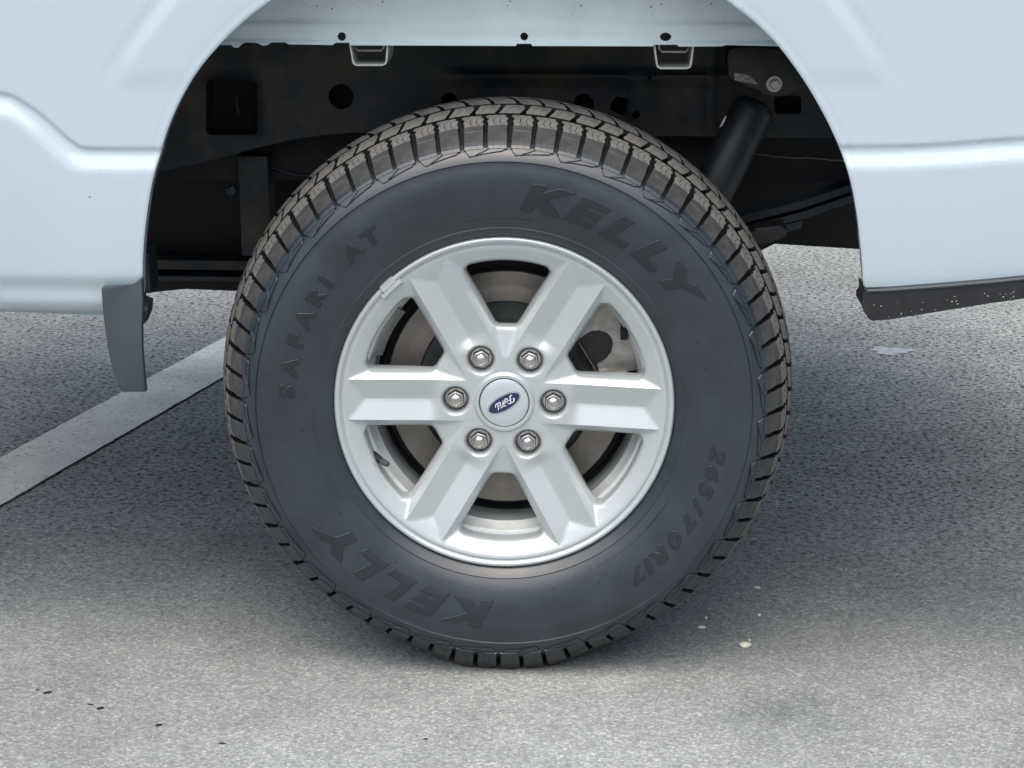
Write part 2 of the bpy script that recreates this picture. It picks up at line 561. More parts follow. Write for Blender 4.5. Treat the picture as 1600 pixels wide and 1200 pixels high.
pts = [hexgrid(-1.5, -0.68, HZ + 0.0, HZ + 0.95, 0.022), hexgrid(0.9, 1.1, HZ + 0.0, HZ + 0.95, 0.022),
       hexgrid(-0.68, -0.3, HZ + 0.05, HZ + 0.66, 0.0055), hexgrid(0.30, 0.9, HZ + 0.05, HZ + 0.66, 0.0055),
       hexgrid(-0.3, 0.3, HZ + 0.55, HZ + 0.95, 0.02)]
for off in (-0.036, -0.030, -0.022, -0.012, -0.004, 0, 0.002, 0.004, 0.006, 0.0075, 0.010):
    for L in (cl, crr):
        for p in resample(L, 0.006):
            pts.append(np.array([[p[0], p[1] + off]]))
for off in (0.0015, 0.0038, 0.007, 0.011, 0.016):
    A_ = np.array(arch)
    T_ = np.gradient(A_, axis=0)
    N_ = np.c_[-T_[:, 1], T_[:, 0]] / np.hypot(T_[:, 0], T_[:, 1])[:, None]
    pts.append(A_ + N_ * off)
pts = np.vstack(pts)
side_panel = cdt_sheet('side_panel', outer, [], pts, panel_y, MAT['paint'], truck, depth=0.020, smooth=35)

bm = bmesh.new()
for i in range(42):
    px = random.choice([random.uniform(20, 235), random.uniform(1345, 1590)])
    py = random.uniform(250, 430) if i else 308
    if not i: px = 140
    c = at(px, py, YB - 0.0005)
    X_, Z_ = np.array([c.x]), np.array([c.z])
    c.y = float(panel_y(X_, Z_)[0]) - 0.0001
    r_ = 0.0013 if not i else random.uniform(0.00025, 0.0006)
    bmesh.ops.create_icosphere(bm, subdivisions=1, radius=r_, matrix=Matrix.Translation(c) @ Matrix.Diagonal((1.3, 0.25, 0.8, 1)))
from_bm('road_grit', bm, MAT['wire'], side_panel, 60, 'stuff')

# --- grey deflector in front of the wheel
def deflector():
    px = [(158.5, 452), (160, 449), (208, 446.5), (213, 441), (219, 435), (222.5, 436), (223, 470), (221.5, 505), (222, 545), (224.5, 580), (228, 612),
          (192, 612.5), (184, 598), (177, 578), (170, 548), (165, 515), (161, 480)]
    P = [xz(a, b, YB - 0.008) for a, b in px]
    bm = bmesh.new()
    prism_bm(bm, P, YB - 0.010, YB + 0.004, 0.0018)
    o = from_bm('wheel_deflector', bm, MAT['flap'], truck, 35)
    bm = bmesh.new()
    P = [xz(a, b, YB + 0.02) for a, b in ((218, 437), (223, 440), (224, 466), (235.5, 471), (234, 487), (228, 503), (219, 503))]
    prism_bm(bm, P, YB + 0.006, YB + 0.04, 0.002)
    from_bm('fixing_block', bm, MAT['black'], o, 35)
    bm = bmesh.new()
    p = at(227, 482, YB + 0.004)
    tube_bm(bm, [p, p + Vector((0, -0.004, 0))], 0.0038, 8)
    from_bm('fixing_screw', bm, MAT['flap'], o, 35)
deflector()
def sill_trim():
    top = [(1349.5, 447), (1355, 452), (1400, 450), (1480, 444), (1550, 438), (1600, 433)]
    bot = [(1600, 466.5), (1540, 475), (1460, 488), (1386, 500), (1364, 502), (1357, 498), (1353, 488), (1346, 477), (1346, 469), (1351, 462)]
    yy = YB - 0.008
    P = [xz(a, b, yy) for a, b in top] + [(1.1, xz(1600, 425, yy)[1])] + [(1.1, xz(1600, 458, yy)[1])] + [xz(a, b, yy) for a, b in bot]
    bm = bmesh.new()
    prism_bm(bm, P, yy, YB + 0.055, 0.0022)
    o = from_bm('sill_trim', bm, MAT['black'], truck, 35)
    bm = bmesh.new()
    L = [at(a, b + 2.5, yy - 0.001) for a, b in top[1:]] + [Vector((1.1, yy, xz(1600, 427, yy)[1]))]
    for a, b in zip(L, L[1:]):
        pass
    tube_bm(bm, L, 0.0026, 6)
    from_bm('trim_lip', bm, MAT['flap'], o, 40)
    bm = bmesh.new()                       # dried splashes sticking to the trim
    for i in range(24):
        px = random.choice([random.gauss(1480, 22), random.uniform(1365, 1600), random.gauss(1575, 20)])
        if px > 1600: continue
        yb = np.interp(px, [1364, 1460, 1540, 1600], [500, 486, 473, 464])
        yt = np.interp(px, [1355, 1600], [462, 446])
        py = random.uniform(yt + 0.35 * (yb - yt), yb - 1)
        c = at(px, py, yy - 0.0004)
        bmesh.ops.create_icosphere(bm, subdivisions=1, radius=random.uniform(0.0004, 0.0010), matrix=Matrix.Translation(c) @ Matrix.Diagonal((1.3, 0.5, 0.9, 1)))
    from_bm('mud_specks', bm, MAT['bracket'], o, 60, 'stuff')
sill_trim()

# --- inner wing above the wheel
YL = 0.100
def inner_panel():
    bot = [(250, 70), (352, 70), (362, 70), (366, 74), (373, 74), (378, 69), (384, 66), (400, 66.5), (407, 69), (412, 71), (419, 70), (424, 66), (446, 66),
           (452, 69), (520, 70), (525, 66.5), (546, 66.5), (549, 70.5), (700, 71), (806, 71.5), (808, 68), (830, 68), (832, 71.5), (1000, 72), (1020, 72),
           (1022, 69.5), (1058, 69.5), (1060, 72.5), (1128, 72), (1134, 70), (1215, 72), (1330, 74)]
    P = [xz(a, b, YL) for a, b in bot]
    zt = HZ + 0.86
    outer = resample([(-0.62, P[0][1])] + P + [(0.75, P[-1][1])] + [(0.75, zt), (-0.62, zt)], 0.006, True)
    zb = P[15][1]
    holes = [circle(*xz(534, 57, YL), 0.0058, 20), circle(*xz(819, 57, YL), 0.0054, 20), circle(*xz(1040, 57.5, YL), 0.0078, 20, 0.0056)]
    rest = seg_dist
    def hf(X, Z):
        Y = np.full(len(X), YL)
        Y -= 0.0030 * sstep((zb + 0.005 - Z) / 0.005)
        Y += 0.0035 * sstep((Z - zb - 0.024) / 0.006)
        return Y
    pts = [hexgrid(-0.6, 0.75, zb, zb + 0.13, 0.007), hexgrid(-0.6, 0.75, zb + 0.13, zt, 0.04)]
    for dz in (0.001, 0.002, 0.0035, 0.005, 0.024, 0.027, 0.030):
        x = np.arange(-0.6, 0.75, 0.006)
        pts.append(np.c_[x, np.full(len(x), zb + dz)])
    o = cdt_sheet('inner_wing_panel', outer, holes, np.vstack(pts), hf, MAT['liner'], truck, depth=0.0025, smooth=50)
    bm = bmesh.new()                       # grit stuck to it
    for i in range(60):
        c = at(random.uniform(430, 1150), random.uniform(0, 56), YL + 0.003)
        bmesh.ops.create_icosphere(bm, subdivisions=1, radius=random.choice([0.0005, 0.0007, 0.0012]), matrix=Matrix.Translation(c) @ Matrix.Diagonal((1.2, 0.5, 0.9, 1)))
    from_bm('grit', bm, MAT['wire'], o, 60, 'stuff')
    return o
wing = inner_panel()
def channel_bracket(px0, px1, pxb0, pxb1, py0, py1):
    """folded U channel hanging under the inner wing, open towards the wheel"""
    y0 = YL + 0.004
    t = 0.0022
    def off(path, d):
        P = [Vector(p) for p in path]; out = []
        for i, p in enumerate(P):
            a = (P[i] - P[max(i - 1, 0)]); b = (P[min(i + 1, len(P) - 1)] - P[i])
            tdir = (a.normalized() if a.length else Vector((0, 0))) + (b.normalized() if b.length else Vector((0, 0)))
            tdir.normalize()
            out.append(p + Vector((-tdir.y, tdir.x)) * d)
        return out
    path = [xz(px0, py0, y0), xz(pxb0 - 1, py1 - 8, y0), xz(pxb0 + 1, py1 - 2.5, y0), xz(pxb0 + 6, py1, y0), xz(pxb1 - 6, py1, y0), xz(pxb1 - 1, py1 - 2.5, y0), xz(pxb1 + 1, py1 - 8, y0), xz(px1, py0, y0)]
    A, B = off(path, 0), off(path, t)
    bm = bmesh.new()
    y1 = YL + 0.10
    for (P, Q) in ((A, B),):
        n = len(P)
        for i in range(n - 1):
            for (a, b, c, d) in (((P[i], y0), (P[i + 1], y0), (Q[i + 1], y0), (Q[i], y0)), ((P[i], y0), (P[i], y1), (P[i + 1], y1), (P[i + 1], y0)), ((Q[i], y0), (Q[i + 1], y0), (Q[i + 1], y1), (Q[i], y1))):
                bm.faces.new([bm.verts.new((q[0].x, q[1], q[0].y)) for q in (a, b, c, d)])
    bmesh.ops.remove_doubles(bm, verts=bm.verts, dist=1e-5)
    o = from_bm('channel_bracket', bm, MAT['bracket'], truck, 40)
    bm = bmesh.new()
    m = (pxb0 + pxb1) / 2; hw = (px1 - px0) * 0.36
    L = [at(m - hw, py0, y0 + 0.03), at(m - hw, py0 + 8, y0 + 0.03), at(m - hw + 4, py0 + 13, y0 + 0.03), at(m + hw - 4, py0 + 13, y0 + 0.03), at(m + hw, py0 + 8, y0 + 0.03), at(m + hw, py0, y0 + 0.03)]
    tube_bm(bm, L, 0.0016, 6)
    from_bm('inner_clip', bm, MAT['bracket'], o, 50)
channel_bracket(545, 607, 551, 604, 66, 103)
channel_bracket(1021, 1085, 1026, 1080, 68, 108)

# --- chassis rail
YR = 0.33
def chassis_rail():
    bot = [(100, 320), (200, 285), (262, 266), (330, 250), (400, 232), (470, 216), (530, 208.5), (577, 207), (700, 212), (1020, 213), (1100, 213), (1330, 215), (1500, 212)]
    P = smooth_curve([xz(a, b, YR) for a, b in bot], 5)
    zt = xz(800, 40, YR)[1]
    outer = resample(P + [(P[-1][0], zt), (P[0][0], zt)], 0.012, True)
    sq = []
    for (cx, cz, a0) in ((395, 133, 90), (331, 133, 180), (331, 202, 270), (395, 202, 0)):
        pass
    def rrect(x0, y0, x1, y1, r):
        out = []
        for (cx, cy, a0) in ((x1 - r, y0 + r, -90), (x1 - r, y1 - r, 0), (x0 + r, y1 - r, 90), (x0 + r, y0 + r, 180)):
            for k in range(5):
                a = rad(a0 + 22.5 * k)
                out.append(xz(cx + r * math.cos(a), cy + r * math.sin(a), YR))
        return out
    holes = [rrect(323, 125, 403, 210, 8), circle(*xz(533, 151, YR), 0.0185, 28), circle(*xz(702, 157, YR), 0.012, 20), circle(*xz(912, 163, YR), 0.015, 20),
             [xz(a, b, YR) for a, b in ((956, 158), (964, 150), (982, 154), (980, 172), (972, 181), (954, 172))], circle(*xz(994, 179, YR), 0.006, 14),
             circle(*xz(1015, 121, YR), 0.0025, 8), rrect(1210, 150, 1252, 178, 5)]
    H = [np.array(h) for h in holes]
    zl1, zl2 = xz(800, 120, YR)[1], xz(800, 170, YR)[1]
    def hf(X, Z):
        Y = np.full(len(X), YR)
        Y -= 0.006 * np.exp(-((Z - zl1) / 0.006) ** 2) * sstep((X + 0.12) / 0.05)
        Y += 0.007 * sstep((Z - zl1 - 0.004) / 0.01) * sstep((X + 0.12) / 0.05)
        for px in (990, 1110):
            xx = xz(px, 150, YR)[0]
            Y -= 0.006 * np.exp(-((X - xx) / 0.006) ** 2)
        d = seg_dist(H[0], X, Z)
        Y -= 0.006 * np.exp(-(d / 0.005) ** 2)
        Y += 0.003 * np.sin(X * 21) * np.sin(Z * 33)
        return Y
    pts = hexgrid(-0.75, 0.95, zt - 0.25, zt, 0.009)
    o = cdt_sheet('chassis_rail', outer, holes, pts, hf, MAT['frame'], truck, depth=0.055, smooth=50)
    bm = bmesh.new()
    box_bm(bm, (0.1, YR + 0.075, zt - 0.1), (1.7, 0.004, 0.28))  # dark sheet added behind so the rail holes look black
    from_bm('rail_dark_back', bm, MAT['under'], o)
    bm = bmesh.new()
    a = at(368, 150, YR + 0.03)
    tube_bm(bm, [a, at(372, 178, YR + 0.03)], 0.004, 8)
    from_bm('rail_bolt', bm, MAT['frame'], o, 40)
chassis_rail()

# --- shock absorber
def shock():
    Y = 0.285
    a, b = at(1183, 158, Y), at(1098, 330, Y)
    d = (b - a).normalized()
    bm = bmesh.new()
    tube_bm(bm, [a, a + d * 0.006, a + d * 0.012, b, b + d * 0.02], 0.031, 28, rads=[0.020, 0.027, 0.0315, 0.0315, 0.0315])
    o = from_bm('shock_absorber', bm, MAT['shock'], truck, 40)
    bm = bmesh.new()
    P = [xz(*p, Y - 0.012) for p in ((1136, 84), (1142, 76), (1160, 73), (1222, 76), (1250, 100), (1262, 128), (1246, 142), (1226, 150), (1205, 152), (1188, 146), (1176, 134), (1150, 130), (1138, 122))]
    prism_bm(bm, P, Y - 0.012, Y + 0.04, 0.003)
    from_bm('shock_mount', bm, MAT['black'], truck, 40)
    c = at(1209.5, 131, Y - 0.014)
    bm = bmesh.new()
    tube_bm(bm, [c, c + Vector((0, -0.0035, 0))], 0.0115, 24)
    tube_bm(bm, [c + Vector((0, -0.0035, 0)), c + Vector((0, -0.010, 0)), c + Vector((0, -0.0115, 0))], 0.0075, 6, rads=[0.0078, 0.0078, 0.006])
    from_bm('mount_bolt', bm, MAT['bolt'], truck, 30)
    bm = bmesh.new()
    prism_bm(bm, [xz(*p, Y - 0.0135) for p in ((1147, 114), (1168, 117), (1176, 122), (1184, 132), (1166, 129), (1148, 125))], Y - 0.0135, Y - 0.0122)
    from_bm('paper_label', bm, MAT['label'], truck)
    bm = bmesh.new()
    prism_bm(bm, [xz(*p, Y - 0.0135) for p in ((1133, 181), (1135.5, 182), (1129, 196), (1124, 199.5))], Y - 0.0135, Y - 0.0122)
    from_bm('metal_tab', bm, MAT['bolt'], truck)
shock()

# --- leaf springs, hangers, cross tubes, cable, added dark fillers: the dark things under the bed
def underbody():
    def slab(px, Y0, Y1, name, m='under', bev=0.003):
        bm = bmesh.new()
        prism_bm(bm, [xz(a, b, Y0) for a, b in px], Y0, Y1, bev)
        return from_bm(name, bm, MAT[m], truck, 35)
    for k, (off, x_end) in enumerate(((0, 1385), (17, 1385), (30, 1260))):
        L = [at(px, py + off, 0.375) for px, py in ((1000, 395), (1090, 362), (1170, 335), (1250, 315), (1320, 291), (1385, 272)) if px <= x_end]
        bm = bmesh.new()
        V = []
        for p in L:
            q = [bm.verts.new(p + Vector((0, dy, dz))) for dy, dz in ((-0.03, -0.0055), (-0.03, 0.0055), (0.03, 0.0055), (0.03, -0.0055))]
            V.append(q)
        for a, b in zip(V, V[1:]):
            for i in range(4):
                bm.faces.new((a[i], a[(i + 1) % 4], b[(i + 1) % 4], b[i]))
        bm.faces.new(V[0]); bm.faces.new(V[-1][::-1])
        from_bm('spring_leaf', bm, MAT['shock'], truck, 30)
    slab([(1172, 368), (1180, 356), (1220, 352), (1232, 360), (1226, 370), (1205, 380), (1150, 386)], 0.30, 0.36, 'spring_plate', 'black')
    slab([(371, 244), (418, 244), (424, 400), (378, 400)], 0.36, 0.42, 'spring_hanger', 'frame')
    slab([(352, 294), (364, 290), (370, 300), (362, 308), (352, 304)], 0.35, 0.37, 'hanger_bolt', 'shock')
    slab([(150, 404), (420, 408), (420, 424), (150, 420)], 0.55, 0.62, 'cross_bar', 'frame')
    slab([(222, 430), (420, 433), (420, 441), (222, 438)], 0.54, 0.60, 'lower_pipe', 'shock')
    slab([(210, 395), (232, 395), (236, 458), (215, 462)], 0.20, 0.26, 'panel_brace', 'frame')
    slab([(100, 250), (460, 250), (440, 455), (375, 455), (290, 451.5), (150, 466), (90, 470)], 0.63, 0.72, 'dark_filler_left', 'under')  # added dark slab, blackens the background at left
    slab([(900, 200), (1500, 200), (1500, 396), (1340, 389), (1210, 381), (1180, 378), (900, 420)], 0.80, 1.10, 'dark_filler_right', 'under', 0.02)  # added dark mass, blackens the background at right
    slab([(430, 200), (900, 200), (900, 480), (430, 480)], 0.85, 1.05, 'dark_filler_mid', 'under', 0.02)  # added dark mass filling the black behind the wheel
    bm = bmesh.new()
    L = [at(px, py, 0.36) for px, py in ((1160, 238), (1200, 243), (1215, 245), (1250, 247.5), (1258, 246.5), (1295, 249), (1300, 250.5), (1345, 251))]
    tube_bm(bm, L, 0.0013, 6)
    from_bm('brake_cable', bm, MAT['wire'], truck, 60)
    bm = bmesh.new()
    tube_bm(bm, [at(px, py, 0.40) for px, py in ((418, 262), (432, 264), (450, 271), (470, 275), (500, 274), (540, 262))], 0.0022, 8)
    from_bm('breather_hose', bm, MAT['shock'], truck, 60)
    bm = bmesh.new()
    box_bm(bm, (-0.20, 0.98, HZ + 0.745), (2.6, 1.95, 0.05))  # unseen bed floor, added to keep sky light out of the arch
    from_bm('bed_light_block', bm, MAT['under'], truck)
    bm = bmesh.new()
    box_bm(bm, (-0.20, 1.92, HZ + 0.54), (2.6, 0.03, 0.46))  # unseen far side, added to block light from behind the truck
    from_bm('far_side_light_block', bm, MAT['paint'], truck)
    bm = bmesh.new()
    tube_bm(bm, [(0, 0.13, HZ), (0, 1.75, HZ)], 0.045, 24)
    bmesh.ops.create_uvsphere(bm, u_segments=24, v_segments=14, radius=0.13, matrix=Matrix.Translation((0, 0.95, HZ)))
    from_bm('axle', bm, MAT['frame'], truck, 50)
    lathe('far_tyre', [(1.62, 0.22), (1.60, 0.27), (1.595, 0.32), (1.62, 0.375), (1.65, 0.39), (1.80, 0.39), (1.83, 0.375), (1.855, 0.32), (1.85, 0.27), (1.83, 0.22)], 96, MAT['groove'], truck, closed=True)
underbody()

# ------------------------------------------------------------------ the tyre
SIDE = [(0.0120, 0.2260), (0.0060, 0.2335), (0.0000, 0.2380), (-0.0050, 0.2450), (-0.0068, 0.2475), (-0.0064, 0.2490), (-0.0108, 0.2570), (-0.0152, 0.2690), (-0.0188, 0.2840), (-0.0212, 0.3000),
        (-0.0222, 0.3150), (-0.0203, 0.3290), (-0.0178, 0.3375), (-0.0178, 0.3382), (-0.0198, 0.3395), (-0.0186, 0.3430), (-0.0148, 0.3500), (-0.0098, 0.3560), (-0.0050, 0.3590), (0.0030, 0.3620),
        (0.0120, 0.3650), (0.0240, 0.3690), (0.0400, 0.3755), (0.0600, 0.3835), (0.0900, 0.3885), (0.1370, 0.3935)]
sy, sr = np.array(SIDE).T
def side_y(r):
    return np.interp(r, sr, sy)
def side_n(r):
    e = 0.002
    dy = side_y(r + e) - side_y(r - e)
    n = np.array([-2 * e, dy])                # (y, r) pointing outboard
    return n / np.hypot(*n)
CRY = [0.018, 0.024, 0.032, 0.042, 0.0550, 0.0640, 0.0800, 0.1000, 0.1180, 0.1370]
CRR = [0.3785, 0.3822, 0.3850, 0.3882, 0.3917, 0.3942, 0.3985, 0.4023, 0.4044, 0.4052]
def crown(y):
    y = np.minimum(y, 0.274 - np.asarray(y))
    return np.interp(y, CRY, CRR)
def flatten(V):
    """the load presses the tread flat on the ground and spreads its shoulders"""
    V = np.asarray(V, float)
    x, z = V[:, 0], V[:, 2] - HZ
    r = np.hypot(x, z)
    dl = np.abs(np.arctan2(x, -z))
    w = sstep(1.25 - dl / rad(17))
    q = sstep((r - 0.352) / 0.026)
    r2 = r + w * q * np.clip(0.4005 - crown(V[:, 1]), 0, 0.0150)
    k = r2 / r
    V[:, 0] = x * k
    z2 = z * k
    lim = -(HZ - 0.0007)
    depth = np.clip(lim - z2, 0, 1)
    V[:, 2] = HZ + np.maximum(z2, lim + 0.0006 * (1 - np.exp(-depth / 0.01)))
    return V
full = SIDE + [(0.274 - y, r) for y, r in SIDE[::-1][1:]]
# finer steps for the visible sidewall
fine = []
for (a, b) in zip(full, full[1:]):
    k = max(1, int(math.hypot(b[0] - a[0], b[1] - a[1]) / 0.006))
    for i in range(k):
        fine.append((a[0] + (b[0] - a[0]) * i / k, a[1] + (b[1] - a[1]) * i / k))
fine.append(full[-1])
tyre = lathe('tyre', fine, 360, MAT['rubber'], truck, smooth=30, post=flatten)
tyre['label'] = 'black all terrain tyre with raised sidewall lettering'

def wp(y, r, th):
    return (r * math.cos(th), y, HZ + r * math.sin(th))
def block_mesh(st, s0, s1, sipes=(), zig=0.0012, gap=0.0009, depth=0.010, cham=0.0008, sipe_rows=None):
    """stations (y, r) along the block, s0/s1 arc positions per station, zigzag sipes"""
    n = len(st)
    P = np.array(st)
    T = np.gradient(P, axis=0)
    N = np.c_[-T[:, 1], T[:, 0]]
    N /= np.hypot(N[:, 0], N[:, 1])[:, None]
    if N[0, 1] < 0: N = -N
    bounds = [list(s0)]
    for q in sipes:
        row = []
        for j in range(n):
            base = s0[j] + (s1[j] - s0[j]) * q
            row.append(base + (zig if j % 2 else -zig) * (1 if (sipe_rows is None or j < sipe_rows) else 0))
        bounds.append(row)
    bounds.append(list(s1))
    V, F, MI = [], [], []
    for k in range(len(bounds) - 1):
        o = len(V)
        for j in range(n):
            g0 = gap / 2 if (k > 0 and (sipe_rows is None or j < sipe_rows)) else 0
            g1 = gap / 2 if (k < len(bounds) - 2 and (sipe_rows is None or j < sipe_rows)) else 0
            a, b = bounds[k][j] + g0, bounds[k + 1][j] - g1
            c0 = cham if k == 0 else 0.0002
            c1 = cham if k == len(bounds) - 2 else 0.0002
            dp = depth if not hasattr(depth, '__len__') else depth[j]
            for (s, d) in ((a, dp), (a, c0), (a + c0, 0), (b - c1, 0), (b, c1), (b, dp)):
                y, r = P[j] - N[j] * d
                V.append(wp(y, r, s / 0.395))
        for j in range(n - 1):
            for i in range(5):
                F.append((o + j * 6 + i, o + (j + 1) * 6 + i, o + (j + 1) * 6 + i + 1, o + j * 6 + i + 1))
                MI.append(3 if i in (0, 4) else 0)
        F.append(tuple(o + i for i in range(6))); F.append(tuple(o + (n - 1) * 6 + 5 - i for i in range(6)))
        MI += [3, 3 if sipe_rows is None else 2]
    me = bpy.data.meshes.new('tread_block')
    me.from_pydata([(v[0], v[1], v[2] - HZ) for v in V], [], F)
    bm = bmesh.new(); bm.from_mesh(me); bmesh.ops.recalc_face_normals(bm, faces=bm.faces); bm.to_mesh(me); bm.free()
    for mm in ('tread', 'shoulder', 'rubber', 'groove'):
        me.materials.append(MAT[mm])
    me.polygons.foreach_set('material_index', MI)
    if sipe_rows is not None:
        for p in me.polygons:
            ys_ = [me.vertices[v].co for v in p.vertices]
            yy = sum(c.y for c in ys_) / len(ys_)
            if yy < 0.0232 and not (p.material_index == 3 and yy > 0.004):
                p.material_index = 1 if yy > -0.0050 else 2
    me.update()
    return me
def place(name, me, th, parent, m=None):
    """rotate a shared mesh round the axle; pieces touching the ground get their own flattened mesh"""
    zs = np.empty(len(me.vertices) * 3); me.vertices.foreach_get('co', zs); V = zs.reshape(-1, 3)
    c, s = math.cos(th), math.sin(th)
    W = np.c_[V[:, 0] * c - V[:, 2] * s, V[:, 1], V[:, 0] * s + V[:, 2] * c + HZ]
    if W[:, 2].min() < 0.030 and abs(W[:, 0]).max() < 0.17:
        m2 = me.copy()
        m2.vertices.foreach_set('co', flatten(W).ravel()); m2.update()
        o = bpy.data.objects.new(name, m2)
    else:
        o = bpy.data.objects.new(name, me)
        o.location = (0, 0, HZ)
        o.rotation_euler = (0, -th, 0)
    COL.objects.link(o)
    o.parent = parent
    return o
PITCHN = 72
pit = 2 * PI * 0.395 / PITCHN
# shoulder row: two alternating shapes
Ytop = np.linspace(0.0555, 0.0240, 8)
stA = [(y, float(crown(y))) for y in Ytop] + [(0.0200, 0.3792), (0.0150, 0.3760), (0.0085, 0.3726), (0.0015, 0.3685), (-0.0050, 0.3642), (-0.0100, 0.3598), (-0.0130, 0.3560)]
stB = [(y, float(crown(y))) for y in Ytop] + [(0.0205, 0.3794), (0.0165, 0.3768), (0.0157, 0.3752), (0.0095, 0.3718), (0.0030, 0.3682), (0.0016, 0.3686), (-0.0045, 0.3645), (-0.0095, 0.3602), (-0.0126, 0.3564)]
def bounds(st, g0, g1, sk=0.0, bend=0.0012):
    n = len(st); s0 = []; s1 = []
    for j, (y, r) in enumerate(st):
        t = max(0.0, (0.025 - y) / 0.05)
        z = bend * math.sin(j * 1.9) * (1 if j < 7 else 0) + (0.0022 if j < 2 else 0)
        wide = 0.0026 * t
        s0.append(-pit / 2 + g0 / 2 + z + sk * t - wide * 0.5)
        s1.append(pit / 2 - g1 / 2 + z + sk * t + wide * 0.5)
    return s0, s1
a0, a1 = bounds(stA, 0.0085, 0.0066, -0.0008)
b0, b1 = bounds(stB, 0.0066, 0.0085, 0.0008)
dA = [0.011] * 9 + [0.011, 0.010, 0.008, 0.006, 0.004, 0.003]
meA = block_mesh(stA, a0, a1, (0.36, 0.68), depth=dA, sipe_rows=7)
dB = [0.011] * 9 + [0.011, 0.010, 0.009, 0.007, 0.004, 0.004, 0.004, 0.003, 0.003, 0.003]
meB = block_mesh(stB, b0, b1, (0.32, 0.64), depth=dB[:len(stB)], sipe_rows=7)
TH0 = rad(1.3)
for i in range(PITCHN):
    place('tread_block', meA if i % 2 == 0 else meB, TH0 + i * 2 * PI / PITCHN, tyre)
# inner rows
def row_mesh(y0, y1, g, skew, zz, sip, phase=0):
    ys = np.linspace(y0, y1, 9)
    st = [(y, crown(y)) for y in ys]
    s0, s1 = [], []
    for j, y in enumerate(ys):
        t = (j / 8 - 0.5)
        e = skew * t + zz * (abs(t) - 0.25)
        s0.append(-pit / 2 + g / 2 + e + (0.003 if j in (0, 1) else 0) * phase)
        s1.append(pit / 2 - g / 2 + e - (0.003 if j in (7, 8) else 0) * (1 - phase))
    return block_mesh(st, s0, s1, sip, zig=0.0010, gap=0.0004, depth=0.009)
rows = [(0.0925, 0.0615, 0.0058, 0.009, 0.003, (0.35, 0.68)), (0.1330, 0.0980, 0.0055, -0.009, 0.003, (0.33, 0.66))]
for k, (y0, y1, g, sk, zz, sip) in enumerate(rows):
    mes = [row_mesh(y0, y1, g, sk, zz, sip, p) for p in (0, 1)]
    for i in range(PITCHN):
        place('tread_block', mes[i % 2], TH0 + (i + 0.45 + 0.4 * k) * 2 * PI / PITCHN, tyre)
V, F, MM = [], [], []
for k, (y0, y1, g, sk, zz) in enumerate(((0.1740, 0.1410, 0.0070, -0.009, 0.003), (0.2110, 0.1815, 0.0075, 0.009, 0.003), (0.2500, 0.2190, 0.009, 0.0, 0.002))):
    me = row_mesh(y0, y1, g, sk, zz, ())
    co = np.empty(len(me.vertices) * 3); me.vertices.foreach_get('co', co); co = co.reshape(-1, 3)
    for i in range(PITCHN):
        th = TH0 + (i + 0.2 + 0.5 * k) * 2 * PI / PITCHN
        c, s = math.cos(th), math.sin(th)
        W = flatten(np.c_[co[:, 0] * c - co[:, 2] * s, co[:, 1], co[:, 0] * s + co[:, 2] * c + HZ])
        o = len(V)
        V += W.tolist()
        F += [[o + q for q in p.vertices] for p in me.polygons]
        MM += [1 if p.material_index == 3 else 0 for p in me.polygons]
inner = mesh('inner_tread_rows', V, F, MAT['tread'], tyre, kind='stuff')
inner.data.materials.append(MAT['groove'])
inner.data.polygons.foreach_set('material_index', MM)

# floor of the tread grooves, gap shade put into its dark colour
gp = [(y, float(np.interp(y, sy[19:], sr[19:])) + 0.0008) for y in np.linspace(0.004, 0.137, 26)]
lathe('groove_floor', gp + [(0.274 - y, r) for y, r in gp[::-1][1:]], 240, MAT['groove'], tyre, post=flatten, smooth=40)

# --- raised lugs and lettering on the sidewall
def emboss_bm(bm, name, thc, r0, m, parent, base=0.0, link=True):
    """bm: flat piece, x along the tyre (clockwise), y outwards, z height; wrapped onto the sidewall"""
    xs = [v.co.x for v in bm.verts]; ys = [v.co.y for v in bm.verts]
    for (lo, hi, ax, st) in ((min(xs), max(xs), 0, 0.006), (min(ys), max(ys), 1, 0.003)):
        p = lo + st
        while p < hi:
            co = [0, 0, 0]; no = [0, 0, 0]; co[ax] = p; no[ax] = 1
            bmesh.ops.bisect_plane(bm, geom=list(bm.verts) + list(bm.edges) + list(bm.faces), plane_co=co, plane_no=no)
            p += st
    for v in bm.verts:
        r = r0 + v.co.y
        th = thc - v.co.x / r0
        n = side_n(r)
        h = v.co.z + base
        y, rr = side_y(r) + n[0] * h, r + n[1] * h
        v.co = Vector((rr * math.cos(th), y, rr * math.sin(th)))
    bmesh.ops.recalc_face_normals(bm, faces=bm.faces)
    me = bpy.data.meshes.new(name)
    bm.to_mesh(me); bm.free()
    me.materials.append(m)
    return me
def plate_bm(poly, h0, h1, cham=0.0006):
    bm = bmesh.new()
    a = [bm.verts.new((x, y, h1)) for x, y in poly]
    b = [bm.verts.new((x, y, h0)) for x, y in poly]
    f = bm.faces.new(a)
    for i in range(len(poly)):
        bm.faces.new((a[i], b[i], b[(i + 1) % len(poly)], a[(i + 1) % len(poly)]))
    bmesh.ops.bevel(bm, geom=list(f.edges), offset=cham, segments=1, affect='EDGES')
    return bm
def deg_pts(L, r0):
    return [(-rad(t) * r0, r - r0) for t, r in L]
lug = emboss_bm(plate_bm(deg_pts([(4.30, 0.3590), (4.35, 0.3530), (3.6, 0.3468), (2.9, 0.3474), (0.0, 0.3496), (-3.6, 0.3516), (-4.2, 0.3540), (-4.30, 0.3590)][::-1], 0.352), -0.001, 0.0018),
                'shoulder_lug', PI / 2, 0.352, MAT['rubber'], tyre)
